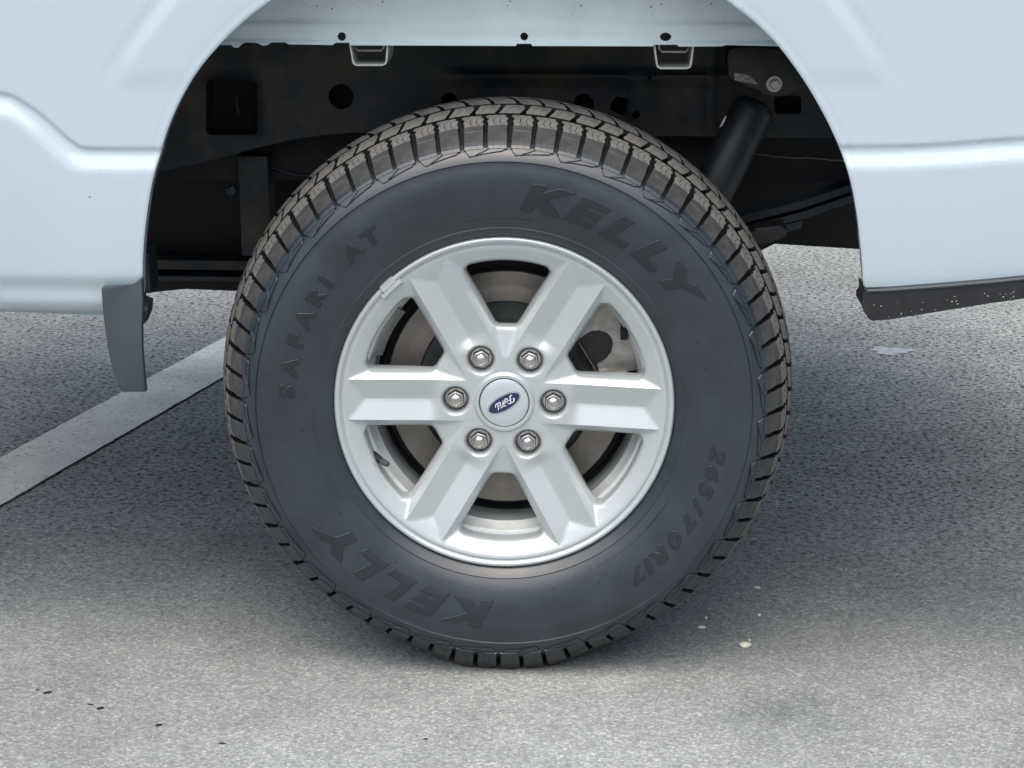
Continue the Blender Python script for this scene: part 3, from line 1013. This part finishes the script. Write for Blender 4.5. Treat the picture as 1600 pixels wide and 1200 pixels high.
fin = emboss_bm(plate_bm(deg_pts([(2.2, 0.3482), (-0.2, 0.3556), (-0.9, 0.3548), (1.0, 0.3496)][::-1], 0.352), 0.0, 0.0034, 0.0005), 'lug_fin', PI / 2, 0.352, MAT['rubber'], tyre)
for i in range(PITCHN // 2):
    th = TH0 + (2 * i + 0.5) * 2 * PI / PITCHN - PI / 2
    place('shoulder_lug', lug, th, tyre)
    place('lug_fin', fin, th, tyre)

def glyph(ch, size, wide, shear, h=0.0009, bold=0.0, outline=False):
    cu = bpy.data.curves.new('glyph', 'FONT')
    cu.body = ch
    cu.size = size / 0.72
    cu.align_x = 'CENTER'
    cu.shear = 0
    cu.offset = bold
    cu.resolution_u = 3
    cu.extrude = h
    cu.bevel_depth = 0.00045
    cu.bevel_resolution = 0
    ob = bpy.data.objects.new('glyph', cu)
    me = bpy.data.meshes.new_from_object(ob)
    bm = bmesh.new(); bm.from_mesh(me)
    bmesh.ops.remove_doubles(bm, verts=bm.verts, dist=1e-6)
    ys = [v.co.y for v in bm.verts]; mid = size / 2
    for v in bm.verts:
        v.co.y -= mid
        v.co.x = v.co.x * wide + v.co.y * shear
    bpy.data.objects.remove(ob); bpy.data.curves.remove(cu); bpy.data.meshes.remove(me)
    return bm
def word(chars, size, wide, shear, r0, bold=0.0, h=0.0012):
    for ch, a in chars:
        bm = glyph(ch, size, wide, shear, h, bold)
        me = emboss_bm(bm, 'letter', PI / 2, r0, MAT['letter'], tyre)
        o = bpy.data.objects.new('letter', me)
        COL.objects.link(o)
        o.parent = tyre
        o.location = (0, 0, HZ)
        o.rotation_euler = (0, -(rad(a) - PI / 2), 0)
word(zip('KELLY', (79.2, 67.8, 57.2, 46.9, 37.2)), 0.035, 1.56, 0.42, 0.2945, bold=0.0026)
word(zip('KELLY', (260.8, 249.2, 239.2, 229.6, 220.0)), 0.035, 1.56, 0.42, 0.2975, bold=0.0026)
word(zip('SAFARIAT', (175.6, 168.8, 161.7, 155.2, 148.7, 143.8, 132.8, 126.8)), 0.021, 1.25, 0.10, 0.297, bold=0.0010)
word(zip('265/70R17', (-12.3, -17.3, -22.1, -27.0, -31.9, -38.0, -43.8, -47.9, -51.6)), 0.020, 1.35, 0.35, 0.300, bold=0.0010)
# narrow raised ribs close to the rim, framing the small print
def rib(a0, a1, r, w=0.0012, h=0.0006):
    n = max(2, int(abs(a1 - a0) / 2))
    pts = [(a0 + (a1 - a0) * i / n, r) for i in range(n + 1)] + [(a1 + (a0 - a1) * i / n, r - w) for i in range(n + 1)]
    me = emboss_bm(plate_bm(deg_pts([(p[0] - (a0 + a1) / 2, p[1]) for p in pts][::-1], r), -0.0005, h, 0.0002), 'sidewall_rib', PI / 2, r, MAT['rubber'], tyre)
    o = bpy.data.objects.new('sidewall_rib', me); COL.objects.link(o); o.parent = tyre
    o.location = (0, 0, HZ); o.rotation_euler = (0, -(rad((a0 + a1) / 2) - PI / 2), 0)
rib(243, 268, 0.2655); rib(243, 268, 0.2575); rib(218, 226, 0.262); rib(80, 104, 0.262, 0.0009); rib(-44, -30, 0.262, 0.0009); rib(300, 330, 0.262, 0.0009); rib(180, 205, 0.262, 0.0009)
for k in range(14):
    a = 246 + k * 1.5
    rib(a, a + random.uniform(0.6, 1.2), 0.2628, random.uniform(0.001, 0.0028), 0.0005)
for k in range(9):
    a = 84 + k * 1.9
    rib(a, a + random.uniform(0.6, 1.4), 0.2592, random.uniform(0.002, 0.004), 0.0005)
for a in (236, 214, 285, 298, 305, 12, 20, 150, 187):      # little vent spew stubs
    bm = bmesh.new()
    r = 0.262 + 0.02 * random.random()
    p = Vector(wp(float(side_y(r)), r, rad(a)))
    tube_bm(bm, [p + Vector((0, 0.001, 0)), p + Vector((0, -0.003, 0))], 0.0009, 6)
    from_bm('rubber_nib', bm, MAT['letter'], tyre, 40)

# ------------------------------------------------------------------ the rim
SP0 = rad(-1.4)
BW = 0.0287                 # half width between the two ridges of a spoke
BE = 0.0405                 # half width of a spoke at the window edge
NUT_R = 0.0675
def Fs(a):
    return 0.0190 - 0.0140 * sstep((a - 0.05) / 0.20) / sstep(np.array((0.217 - 0.05) / 0.20))
GD = 0.0088
def window(k):
    """rounded opening between two spokes, in wheel x,z"""
    A = rad(30 + 60 * k) + SP0
    ri, ro = 0.1055, 0.1990
    def side(rho):
        return (rho * 0.5 - BE) / math.cos(rad(30))
    # corners in (u across, v along)
    vi = ri; ui = side(vi)
    # outer corner: |p| = ro with u = side(v)
    v = ro
    for _ in range(30):
        v = math.sqrt(max(ro ** 2 - side(v) ** 2, 0))
    uo = side(v)
    al = math.asin(uo / ro)
    arc = [(ro * math.sin(t), ro * math.cos(t)) for t in np.linspace(al - 0.085, -(al - 0.085), 9)]
    poly = [(-ui, vi), (ui, vi), (uo, v)] + arc + [(-uo, v)]
    R = [0.009, 0.009, 0.011] + [0] * len(arc) + [0.011]
    out = []
    n = len(poly)
    for i in range(n):
        p = np.array(poly[i]); a = np.array(poly[i - 1]); b = np.array(poly[(i + 1) % n])
        if R[i] == 0:
            out.append(tuple(p)); continue
        u1 = (a - p) / np.hypot(*(a - p)); u2 = (b - p) / np.hypot(*(b - p))
        half = math.acos(np.clip(u1 @ u2, -1, 1)) / 2
        tl = min(R[i] / math.tan(half), np.hypot(*(a - p)) * 0.8, np.hypot(*(b - p)) * 0.8 if i != 0 else 1)
        rr = tl * math.tan(half)
        cc = p + (u1 + u2) / np.hypot(*(u1 + u2)) * rr / math.sin(half)
        p1, p2 = p + u1 * tl, p + u2 * tl
        t1 = math.atan2(*(p1 - cc)[::-1]); t2 = math.atan2(*(p2 - cc)[::-1])
        dt = (t2 - t1 + PI) % (2 * PI) - PI
        for q in np.linspace(0, 1, 8):
            out.append((cc[0] + rr * math.cos(t1 + dt * q), cc[1] + rr * math.sin(t1 + dt * q)))
    out = resample(out, 0.0018, True)
    c, s = math.cos(A), math.sin(A)
    return [(-u * s + v_ * c, u * c + v_ * s) for u, v_ in out]
WIN = [window(k) for k in range(6)]
RING_R = [0.195, 0.217, 0.2200, 0.2222, 0.2230, 0.2245, 0.2252, 0.2268, 0.2290, 0.2310, 0.2328, 0.2338, 0.2342]
RING_Y = [0.0170, 0.0052, 0.0040, 0.0038, 0.0058, 0.0060, 0.0046, 0.0014, 0.0000, 0.0000, 0.0012, 0.0034, 0.0080]
w0 = np.array(WIN[0])
def rim_y(X, Z):
    r = np.hypot(X, Z)
    th = np.arctan2(Z, X)
    phi = (th - SP0 + rad(30)) % rad(60) - rad(30)
    a = r * np.cos(phi); b = np.abs(r * np.sin(phi))
    bs = np.sqrt(b ** 2 + 0.0007 ** 2)
    g = GD * sstep((a - 0.083) / 0.022)
    ridge = np.clip(1 - bs / BW, 0, 1)
    groove = Fs(a) + g * ridge
    end = float(Fs(np.array(0.217))) + (0.217 - a) * 0.44
    body = smin(groove, end, 0.0008)
    flank = Fs(a) + np.clip(b - BW, 0, 1) * 1.05
    web = Fs(a) + 0.0140
    spoke = np.where(b < BW, body, smin(flank, web, 0.004))
    hubf = np.full_like(r, 0.0188) + 0.20 * np.clip(r - 0.0640, 0, 1)
    spoke = smin(spoke, hubf, 0.004)
    ring = np.interp(r, RING_R, RING_Y, left=0.0170) + np.where(r < 0.195, (0.195 - r) * 2.0, 0)
    Y = np.where(r < 0.2165, smin(spoke, ring, 0.0002 + 0.0035 * np.clip((0.2165 - r) / 0.012, 0, 1)), ring)
    # folded window edge
    # fold all points to the first window
    k = np.round((th - SP0 - rad(30)) / rad(60))
    th2 = th - k * rad(60)
    X2, Z2 = r * np.cos(th2), r * np.sin(th2)
    d = np.full(len(X), 1.0)
    near = (r > 0.09) & (r < 0.214)
    d[near] = seg_dist(w0, X2[near], Z2[near])
    e = np.clip(1 - d / 0.0040, 0, 1)
    Y = Y + 0.0040 * e ** 1.6
    # centre boss
    Y = Y - 0.0040 * sstep((0.0425 - r) / 0.0035) + 0.0100 * sstep((0.0352 - r) / 0.0012)
    # nut pockets
    for i in range(6):
        t = SP0 + i * rad(60)
        dn = np.hypot(X - NUT_R * math.cos(t), Z - NUT_R * math.sin(t))
        Y = Y + 0.0035 * sstep((0.0212 - dn) / 0.0025) + 0.0200 * sstep((0.0186 - dn) / 0.0022)
    return Y
def rim():
    outer = [(0.2342 * math.cos(t), 0.2342 * math.sin(t)) for t in np.linspace(0, 2 * PI, 480, endpoint=False)]
    feat = []
    for i in range(6):
        t = SP0 + i * rad(60)
        c, s = math.cos(t), math.sin(t)
        def add(a, b):
            feat.append((a * c - b * s, a * s + b * c))
        for a in np.arange(0.055, 0.215, 0.0018):
            for b in (0, 0.0008, -0.0008):
                if a > 0.09: add(a, b)
            for sg in (-1, 1):
                for db in (-0.0007, 0, 0.0007):
                    add(a, sg * (BW + db))
        aj = 0.217 - GD / 0.44 * 0.95
        for q in np.linspace(0, 1, 22):
            for sg in (-1, 1):
                for da in (-0.0007, 0, 0.0007):
                    add(aj + (0.217 - aj) * q + da, sg * BW * q)
        for rr, n in ((0.0215, 56), (0.0205, 56), (0.0195, 56), (0.0187, 56), (0.0180, 56), (0.0172, 50), (0.0164, 48)):
            for q in range(n):
                u = 2 * PI * q / n
                add(NUT_R + rr * math.cos(u), rr * math.sin(u))
    for rr in (0.0335, 0.0339, 0.0344, 0.0348, 0.0353, 0.037, 0.039, 0.0400, 0.0412, 0.0425, 0.043):
        n = int(2 * PI * rr / 0.0017)
        feat += [(rr * math.cos(u), rr * math.sin(u)) for u in np.linspace(0, 2 * PI, n, endpoint=False)]
    for rr in RING_R[1:-1]:
        feat += [(rr * math.cos(u), rr * math.sin(u)) for u in np.linspace(0, 2 * PI, 480, endpoint=False)]
    # rings parallel to each window edge
    for Wn in WIN:
        P = np.array(Wn); T = np.roll(P, -1, 0) - np.roll(P, 1, 0)
        N = np.c_[-T[:, 1], T[:, 0]] / np.hypot(T[:, 0], T[:, 1])[:, None]
        ctr = P.mean(0)
        if ((P - ctr) * N).sum() < 0: N = -N
        for off in (0.0008, 0.0018, 0.0030, 0.0042):
            feat += [tuple(q) for q in (P + N * off)]
    feat = np.array(feat)
    g = hexgrid(-0.236, 0.236, -0.236, 0.236, 0.0024)
    g = g[np.hypot(g[:, 0], g[:, 1]) < 0.2160]
    # drop grid points lying close to the feature points
    cell = 0.0013
    occ = set(map(tuple, np.round(feat / cell).astype(int)))
    keep = []
    for p in g:
        q = np.round(p / cell).astype(int)
        if not any((q[0] + i, q[1] + j) in occ for i in (-1, 0, 1) for j in (-1, 0, 1)):
            keep.append(p)
    pts = np.vstack([feat, np.array(keep)])
    def wall(p):
        r = math.hypot(p[0], p[2])
        return 0.012 if r > 0.225 else 0.047 - p[1]
    o = cdt_sheet('wheel_rim', outer, WIN, pts, rim_y, MAT['silver'], truck, depth=1.0, depth_fn=wall, smooth=38)
    o.data.transform(Matrix.Translation((0, 0, HZ)))
    o['label'] = 'silver alloy rim with six grooved spokes'
    return o
rim_o = rim()
lathe('rim_barrel', [(0.0470, 0.1992), (0.0475, 0.1965), (0.0500, 0.1945), (0.0530, 0.1950), (0.0560, 0.2005), (0.0620, 0.2010), (0.0680, 0.1960), (0.0740, 0.1885), (0.0900, 0.1868), (0.1400, 0.1868), (0.1500, 0.1930), (0.2200, 0.2050), (0.2380, 0.2120), (0.2400, 0.2300),
                      (0.2360, 0.2330), (0.22, 0.222), (0.15, 0.205), (0.08, 0.205), (0.02, 0.2240), (0.0100, 0.2300)], 240, MAT['barrel'], rim_o, smooth=40)
def nut(i):
    t = SP0 + i * rad(60)
    c = Vector((NUT_R * math.cos(t), 0, HZ + NUT_R * math.sin(t)))
    bm = bmesh.new()
    ph = rad(30) + rad((0, 8, -6, 3, 12, -4)[i])
    prof = [(0.045, 0.0150), (0.0345, 0.0152), (0.0330, 0.0140), (0.0328, 0.0124), (0.0262, 0.0122), (0.0238, 0.0109), (0.0232, 0.0092), (0.0205, 0.0075), (0.0185, 0.0050), (0.0176, 0.0022)]
    rings = []
    N = 36
    for k, (y, r) in enumerate(prof):
        ring = []
        for q in range(N):
            a = q * 2 * PI / N
            hexr = 1.0
            if 3 <= k <= 8:
                u = (a % rad(60)) - rad(30)
                hx = math.cos(rad(30)) / math.cos(u)
                wgt = {3: 1, 4: 1, 5: 0.85, 6: 0.7, 7: 0.6, 8: 0.35}[k]
                hexr = (1 - wgt) + wgt * hx * 1.06
            ring.append(bm.verts.new((c.x + r * hexr * math.cos(a + ph), y, c.z + r * hexr * math.sin(a + ph))))
        rings.append(ring)
    for a_, b_ in zip(rings, rings[1:]):
        for q in range(N):
            bm.faces.new((a_[q], a_[(q + 1) % N], b_[(q + 1) % N], b_[q]))
    tip = bm.verts.new((c.x, 0.0173, c.z))
    for q in range(N):
        bm.faces.new((rings[-1][q], rings[-1][(q + 1) % N], tip))
    from_bm('lug_nut', bm, MAT['chrome'], rim_o, 24)
for i in range(6):
    nut(i)
# valve stem in the lower left opening
p0 = at(583, 712, 0.035)
p1 = at(606, 726, 0.008)
dv = (p1 - p0)
bm = bmesh.new()
tube_bm(bm, [p0, p0 + dv * 0.45, p0 + dv * 0.47, p0 + dv * 0.62], 0.006, 14, rads=[0.0070, 0.0052, 0.0042, 0.0040])
vs = from_bm('valve_stem', bm, MAT['black'], rim_o, 40)
bm = bmesh.new()
tube_bm(bm, [p0 + dv * 0.60, p0 + dv * 0.64, p0 + dv * 0.94, p0 + dv], 0.0045, 14, rads=[0.0040, 0.0044, 0.0042, 0.0032])
from_bm('valve_cap', bm, MAT['flap'], rim_o, 40)
# clip-on balance weight, and a raised grainy strip inside the barrel
def arc_strip(name, a0, a1, prof, m, n=24, taper=True):
    V, F = [], []
    k = len(prof)
    for i in range(n + 1):
        t = rad(a0 + (a1 - a0) * i / n)
        e = 1.0
        for (y, r) in prof:
            V.append(wp(y, r, t))
    for i in range(n):
        for j in range(k):
            j2 = (j + 1) % k
            F.append((i * k + j, (i + 1) * k + j, (i + 1) * k + j2, i * k + j2))
    F.append(tuple(range(k))); F.append(tuple(n * k + q for q in range(k))[::-1])
    return mesh(name, V, F, m, rim_o, 40, fix=True)
arc_strip('clip_weight', 128.6, 137.6, [(0.006, 0.2180), (-0.0010, 0.2186), (-0.0030, 0.2200), (-0.0032, 0.2240), (-0.0018, 0.2256), (0.004, 0.2262)], MAT['silver'])
arc_strip('weight_clip', 130.2, 135.8, [(0.002, 0.2258), (-0.0026, 0.2262), (-0.0026, 0.2340), (0.0010, 0.2358), (0.006, 0.2362), (0.006, 0.2258)], MAT['silver'])
arc_strip('grainy_barrel_strip', 141.0, 163.5, [(0.0550, 0.2000), (0.0550, 0.1955), (0.0760, 0.1800), (0.0800, 0.1800), (0.0800, 0.1890)], MAT['grainy_metal'], 40)

# centre cap with its oval badge
cap = lathe('centre_cap', [(0.0225, 0.0337), (0.0168, 0.0337), (0.0158, 0.0330), (0.0152, 0.0318), (0.0144, 0.022), (0.0139, 0.012), (0.0137, 0.0002)], 96, MAT['cap'], truck, smooth=40)
BADGE = rad(30.5)
def cap_y(r):
    return float(np.interp(r, [0, 0.012, 0.022, 0.0318], [0.0137, 0.0139, 0.0144, 0.0152]))
def oval(name, a, b, lift, m, a_in=None, b_in=None):
    n = 64
    c, s = math.cos(BADGE), math.sin(BADGE)
    V, F = [], []
    rr = [1.0, 0.75, 0.5, 0.25] if a_in is None else [1.0, None]
    for q in rr:
        for i in range(n):
            t = 2 * PI * i / n
            u, v = ((a_in * math.cos(t), b_in * math.sin(t)) if q is None else (a * q * math.cos(t), b * q * math.sin(t)))
            x, z = u * c - v * s, u * s + v * c
            V.append((x, cap_y(math.hypot(x, z)) - lift, HZ + z))
    for k in range(len(rr) - 1):
        for i in range(n):
            j = (i + 1) % n
            F.append((k * n + i, k * n + j, (k + 1) * n + j, (k + 1) * n + i))
    if a_in is None:
        V.append((0, cap_y(0) - lift, HZ))
        for i in range(n):
            F.append(((len(rr) - 1) * n + i, (len(rr) - 1) * n + (i + 1) % n, len(V) - 1))
    base = len(V)
    for i in range(n):
        x, y, z = V[i]
        V.append((x, y + lift + 0.0004, z))
    for i in range(n):
        j = (i + 1) % n
        F.append((i, base + i, base + j, j))
    return mesh(name, V, F, m, cap, 50)
oval('badge_edge', 0.0254, 0.0110, 0.0006, MAT['badge_blue'])
oval('badge_border', 0.0248, 0.0105, 0.0009, MAT['badge_silver'])
oval('badge_field', 0.0240, 0.0098, 0.0012, MAT['badge_blue'])
def script():
    """the handwritten name on the badge, in badge units (mm) before it is turned upside down"""
    S_ = {
        'F': [[(-15.5, 2.6), (-17.0, 1.2), (-16.6, 3.6), (-14.0, 5.2), (-10.5, 5.4), (-7.6, 4.6), (-6.2, 3.6)], [(-10.6, 5.0), (-11.8, 2.0), (-13.0, -1.2), (-14.4, -3.4), (-16.2, -3.8), (-16.8, -2.6)], [(-13.8, 0.9), (-11.0, 1.3), (-8.6, 1.2)]],
        'o': [[(-6.6, 1.3), (-8.3, 0.0), (-8.9, -2.0), (-7.6, -3.4), (-5.8, -2.8), (-4.7, -0.9), (-5.1, 0.9), (-6.6, 1.3), (-5.0, 0.6), (-2.8, 0.8)]],
        'r': [[(-2.8, 0.8), (-1.9, 1.8), (-1.5, -0.6), (-3.2, -3.2)], [(-2.5, -0.8), (-1.2, 0.8), (0.4, 1.7), (1.6, 1.3)]],
        'd': [[(6.4, 1.2), (4.4, 1.3), (2.4, -0.4), (2.0, -2.4), (3.4, -3.4), (5.4, -2.2), (6.8, 0.4), (8.6, 4.6), (9.3, 5.9)], [(7.0, 1.0), (6.0, -1.6), (6.4, -3.3), (7.8, -3.2), (9.4, -1.8), (11.0, 0.4)]],
        'flourish': [[(-3.0, 5.4), (-0.5, 4.2), (3.0, 3.8), (6.0, 4.4)]],
    }
    c, s = math.cos(BADGE + PI), math.sin(BADGE + PI)
    for nm, strokes in S_.items():
        V, F = [], []
        for st in strokes:
            P = smooth_curve([(x * 1.02 + 2.5, y * 1.02 - 0.8) for x, y in st], 7)
            P = np.array(P) / 1000
            T = np.gradient(P, axis=0); L = np.hypot(T[:, 0], T[:, 1]); N = np.c_[-T[:, 1], T[:, 0]] / L[:, None]
            n = len(P)
            o = len(V)
            for i in range(n):
                e = math.sin(PI * min(max((i + 1.5) / (n + 2), 0), 1)) ** 0.5
                hw = (0.00050 if nm != 'flourish' else 0.0006) * e + 0.00012
                # thicker when the pen runs down
                hw *= 1.0 + 0.5 * abs(T[i, 1]) / L[i]
                for (sg, lf) in ((-1, 0.0011), (-1, 0.0017), (1, 0.0017), (1, 0.0011)):
                    u, v = P[i] + N[i] * sg * hw
                    x, z = u * c - v * s, u * s + v * c
                    V.append((x, cap_y(math.hypot(x, z)) - lf, HZ + z))
            for i in range(n - 1):
                for k in range(3):
                    F.append((o + i * 4 + k, o + i * 4 + k + 1, o + (i + 1) * 4 + k + 1, o + (i + 1) * 4 + k))
        mesh('badge_letter' if nm != 'flourish' else 'badge_flourish', V, F, MAT['badge_silver'], cap)
script()

# ------------------------------------------------------------------ brake behind the spokes
disc = lathe('brake_disc', [(0.1120, 0.1240), (0.1120, 0.1680), (0.1020, 0.1682), (0.1005, 0.1672), (0.1002, 0.1500), (0.1006, 0.1460), (0.1000, 0.1440), (0.1000, 0.1255), (0.1040, 0.1240)], 160, MAT['rotor'], truck, smooth=30)
lathe('disc_hat', [(0.1060, 0.1260), (0.1060, 0.1060), (0.1000, 0.1010), (0.0640, 0.0990), (0.0600, 0.0960), (0.0598, 0.0600), (0.050, 0.058), (0.050, 0.01)], 96, MAT['hat'], disc, smooth=30)
lathe('splash_shield', [(0.1250, 0.02), (0.1250, 0.1780), (0.1180, 0.1830), (0.1190, 0.1850), (0.1290, 0.1850), (0.1290, 0.02)], 120, MAT['under'], truck, smooth=30)
def caliper():
    Y = 0.078
    def P(L):
        return [xz(820 + a / 6.0, 420 + b / 6.0, Y) for a, b in L]
    body = P([(560, 170), (700, 240), (760, 330), (880, 440), (890, 560), (990, 640), (1030, 780), (1075, 900), (1030, 960), (830, 975), (700, 960), (672, 905), (700, 880),
              (780, 845), (828, 780), (845, 700), (830, 640), (780, 585), (700, 560), (620, 565), (560, 600), (500, 680), (430, 620)])
    bm = bmesh.new()
    prism_bm(bm, body, Y, Y + 0.020, 0.0025)
    o = from_bm('brake_caliper', bm, MAT['caliper'], truck, 35)
    bm = bmesh.new()
    c = at(820 + 690 / 6, 420 + 720 / 6, Y + 0.008)
    tube_bm(bm, [c + Vector((0, 0.02, 0)), c, c + Vector((0, -0.001, 0))], 0.024, 32)
    from_bm('caliper_piston', bm, MAT['black'], o, 30)
    bm = bmesh.new()
    box_bm(bm, at(820 + 930 / 6, 420 + 600 / 6, Y - 0.002), (0.010, 0.02, 0.016), bev=0.001)
    from_bm('caliper_bridge', bm, MAT['under'], o, 30)
    bm = bmesh.new()
    prism_bm(bm, P([(690, 940), (760, 930), (800, 950), (840, 965), (900, 955), (960, 965), (990, 1000), (690, 1000)]), Y - 0.004, Y + 0.01, 0.001)
    from_bm('pad_clip', bm, MAT['bolt'], o, 30)
    bm = bmesh.new()
    tube_bm(bm, [at(820 + 505 / 6, 420 + 690 / 6, Y - 0.002), at(820 + 665 / 6, 420 + 955 / 6, Y - 0.002)], 0.0010, 6)
    from_bm('pad_spring', bm, MAT['rotor'], o, 30)
caliper()

# ------------------------------------------------------------------ small things lying on the asphalt
def chip(px, py, L, W, H, ang, m, name, label, cat, group=None):
    c = ground(px, py, 0.0)
    bm = bmesh.new()
    bmesh.ops.create_icosphere(bm, subdivisions=2, radius=1.0)
    for v in bm.verts:
        k = 1 + random.uniform(-0.18, 0.18)
        v.co = Vector((v.co.x * L * k, v.co.y * W * k, (v.co.z * 0.9 + 0.55) * H))
        v.co.z = max(v.co.z, 0)
    bm.transform(Matrix.Translation(c) @ Matrix.Rotation(rad(ang), 4, 'Z'))
    o = from_bm(name, bm, MAT[m], None, 60)
    tag(o, label, cat, group)
chip(1165, 1009, 0.0085, 0.0100, 0.0035, 10, 'chip', 'pale_chip', 'largest pale stone chip on the asphalt right of the tyre', 'stone chip', 'pale chips on the asphalt')
chip(1096, 981, 0.0065, 0.0060, 0.002, -20, 'chip', 'pale_chip', 'flat pale stone chip nearest the tyre tread on its right', 'stone chip', 'pale chips on the asphalt')
chip(1103, 966, 0.0024, 0.0035, 0.002, 0, 'chip', 'pale_chip', 'tiny pale chip just behind the flat chip nearest the tyre', 'stone chip', 'pale chips on the asphalt')
chip(1183, 919, 0.0050, 0.0060, 0.002, 15, 'chip', 'pale_chip', 'ragged pale chip farthest back on the shaded asphalt right of the tyre', 'stone chip', 'pale chips on the asphalt')
chip(1186, 962, 0.0026, 0.0035, 0.002, 0, 'chip', 'pale_chip', 'tiny pale chip midway between the ragged chip and the largest chip', 'stone chip', 'pale chips on the asphalt')
chip(1171, 1001, 0.0018, 0.0035, 0.002, 0, 'chip', 'pale_chip', 'tiny pale chip touching the back of the largest chip', 'stone chip', 'pale chips on the asphalt')
G2 = 'dark slivers on the near asphalt'
chip(74, 1083, 0.0065, 0.0030, 0.002, 35, 'dark_bit', 'dark_sliver', 'dark sliver of debris farthest left on the pale asphalt', 'debris', G2)
chip(59, 1078, 0.0030, 0.0020, 0.001, 30, 'dark_bit', 'dark_sliver', 'tiny dark speck beside the leftmost dark sliver', 'debris', G2)
chip(157, 1107.5, 0.0052, 0.0030, 0.002, 30, 'dark_bit', 'dark_sliver', 'dark sliver of debris second from the left, lower of its pair', 'debris', G2)
chip(141, 1101, 0.0048, 0.0020, 0.001, -15, 'dark_bit', 'dark_sliver', 'thin dark sliver, upper one of the pair second from the left', 'debris', G2)
chip(248, 1134, 0.0050, 0.0028, 0.002, 40, 'dark_bit', 'dark_sliver', 'dark sliver of debris third group from the left', 'debris', G2)
chip(347, 1162, 0.0050, 0.0024, 0.001, 5, 'dark_bit', 'dark_sliver', 'flat dark sliver, rightmost of those on the near left asphalt', 'debris', G2)
chip(665, 1155, 0.0030, 0.0020, 0.001, 5, 'dark_bit', 'dark_sliver', 'tiny dark speck on the near asphalt below the tyre', 'debris', G2)
def splash():
    c = ground(1392, 549, 0)
    V = []; n = 60
    for i in range(n):
        t = 2 * PI * i / n
        k = 1 + 0.16 * math.sin(3 * t + 1) + 0.10 * math.sin(7 * t) + random.uniform(-0.06, 0.06)
        V.append((c.x + 0.043 * k * math.cos(t), c.y + 0.038 * k * math.sin(t), 0.0015))
    V.append((c.x, c.y, 0.003))
    o = mesh('dried_splash', V, [(i, (i + 1) % n, n) for i in range(n)], MAT['splash'])
    tag(o, 'pale dried splash on the asphalt below the black sill trim', 'stain')
splash()
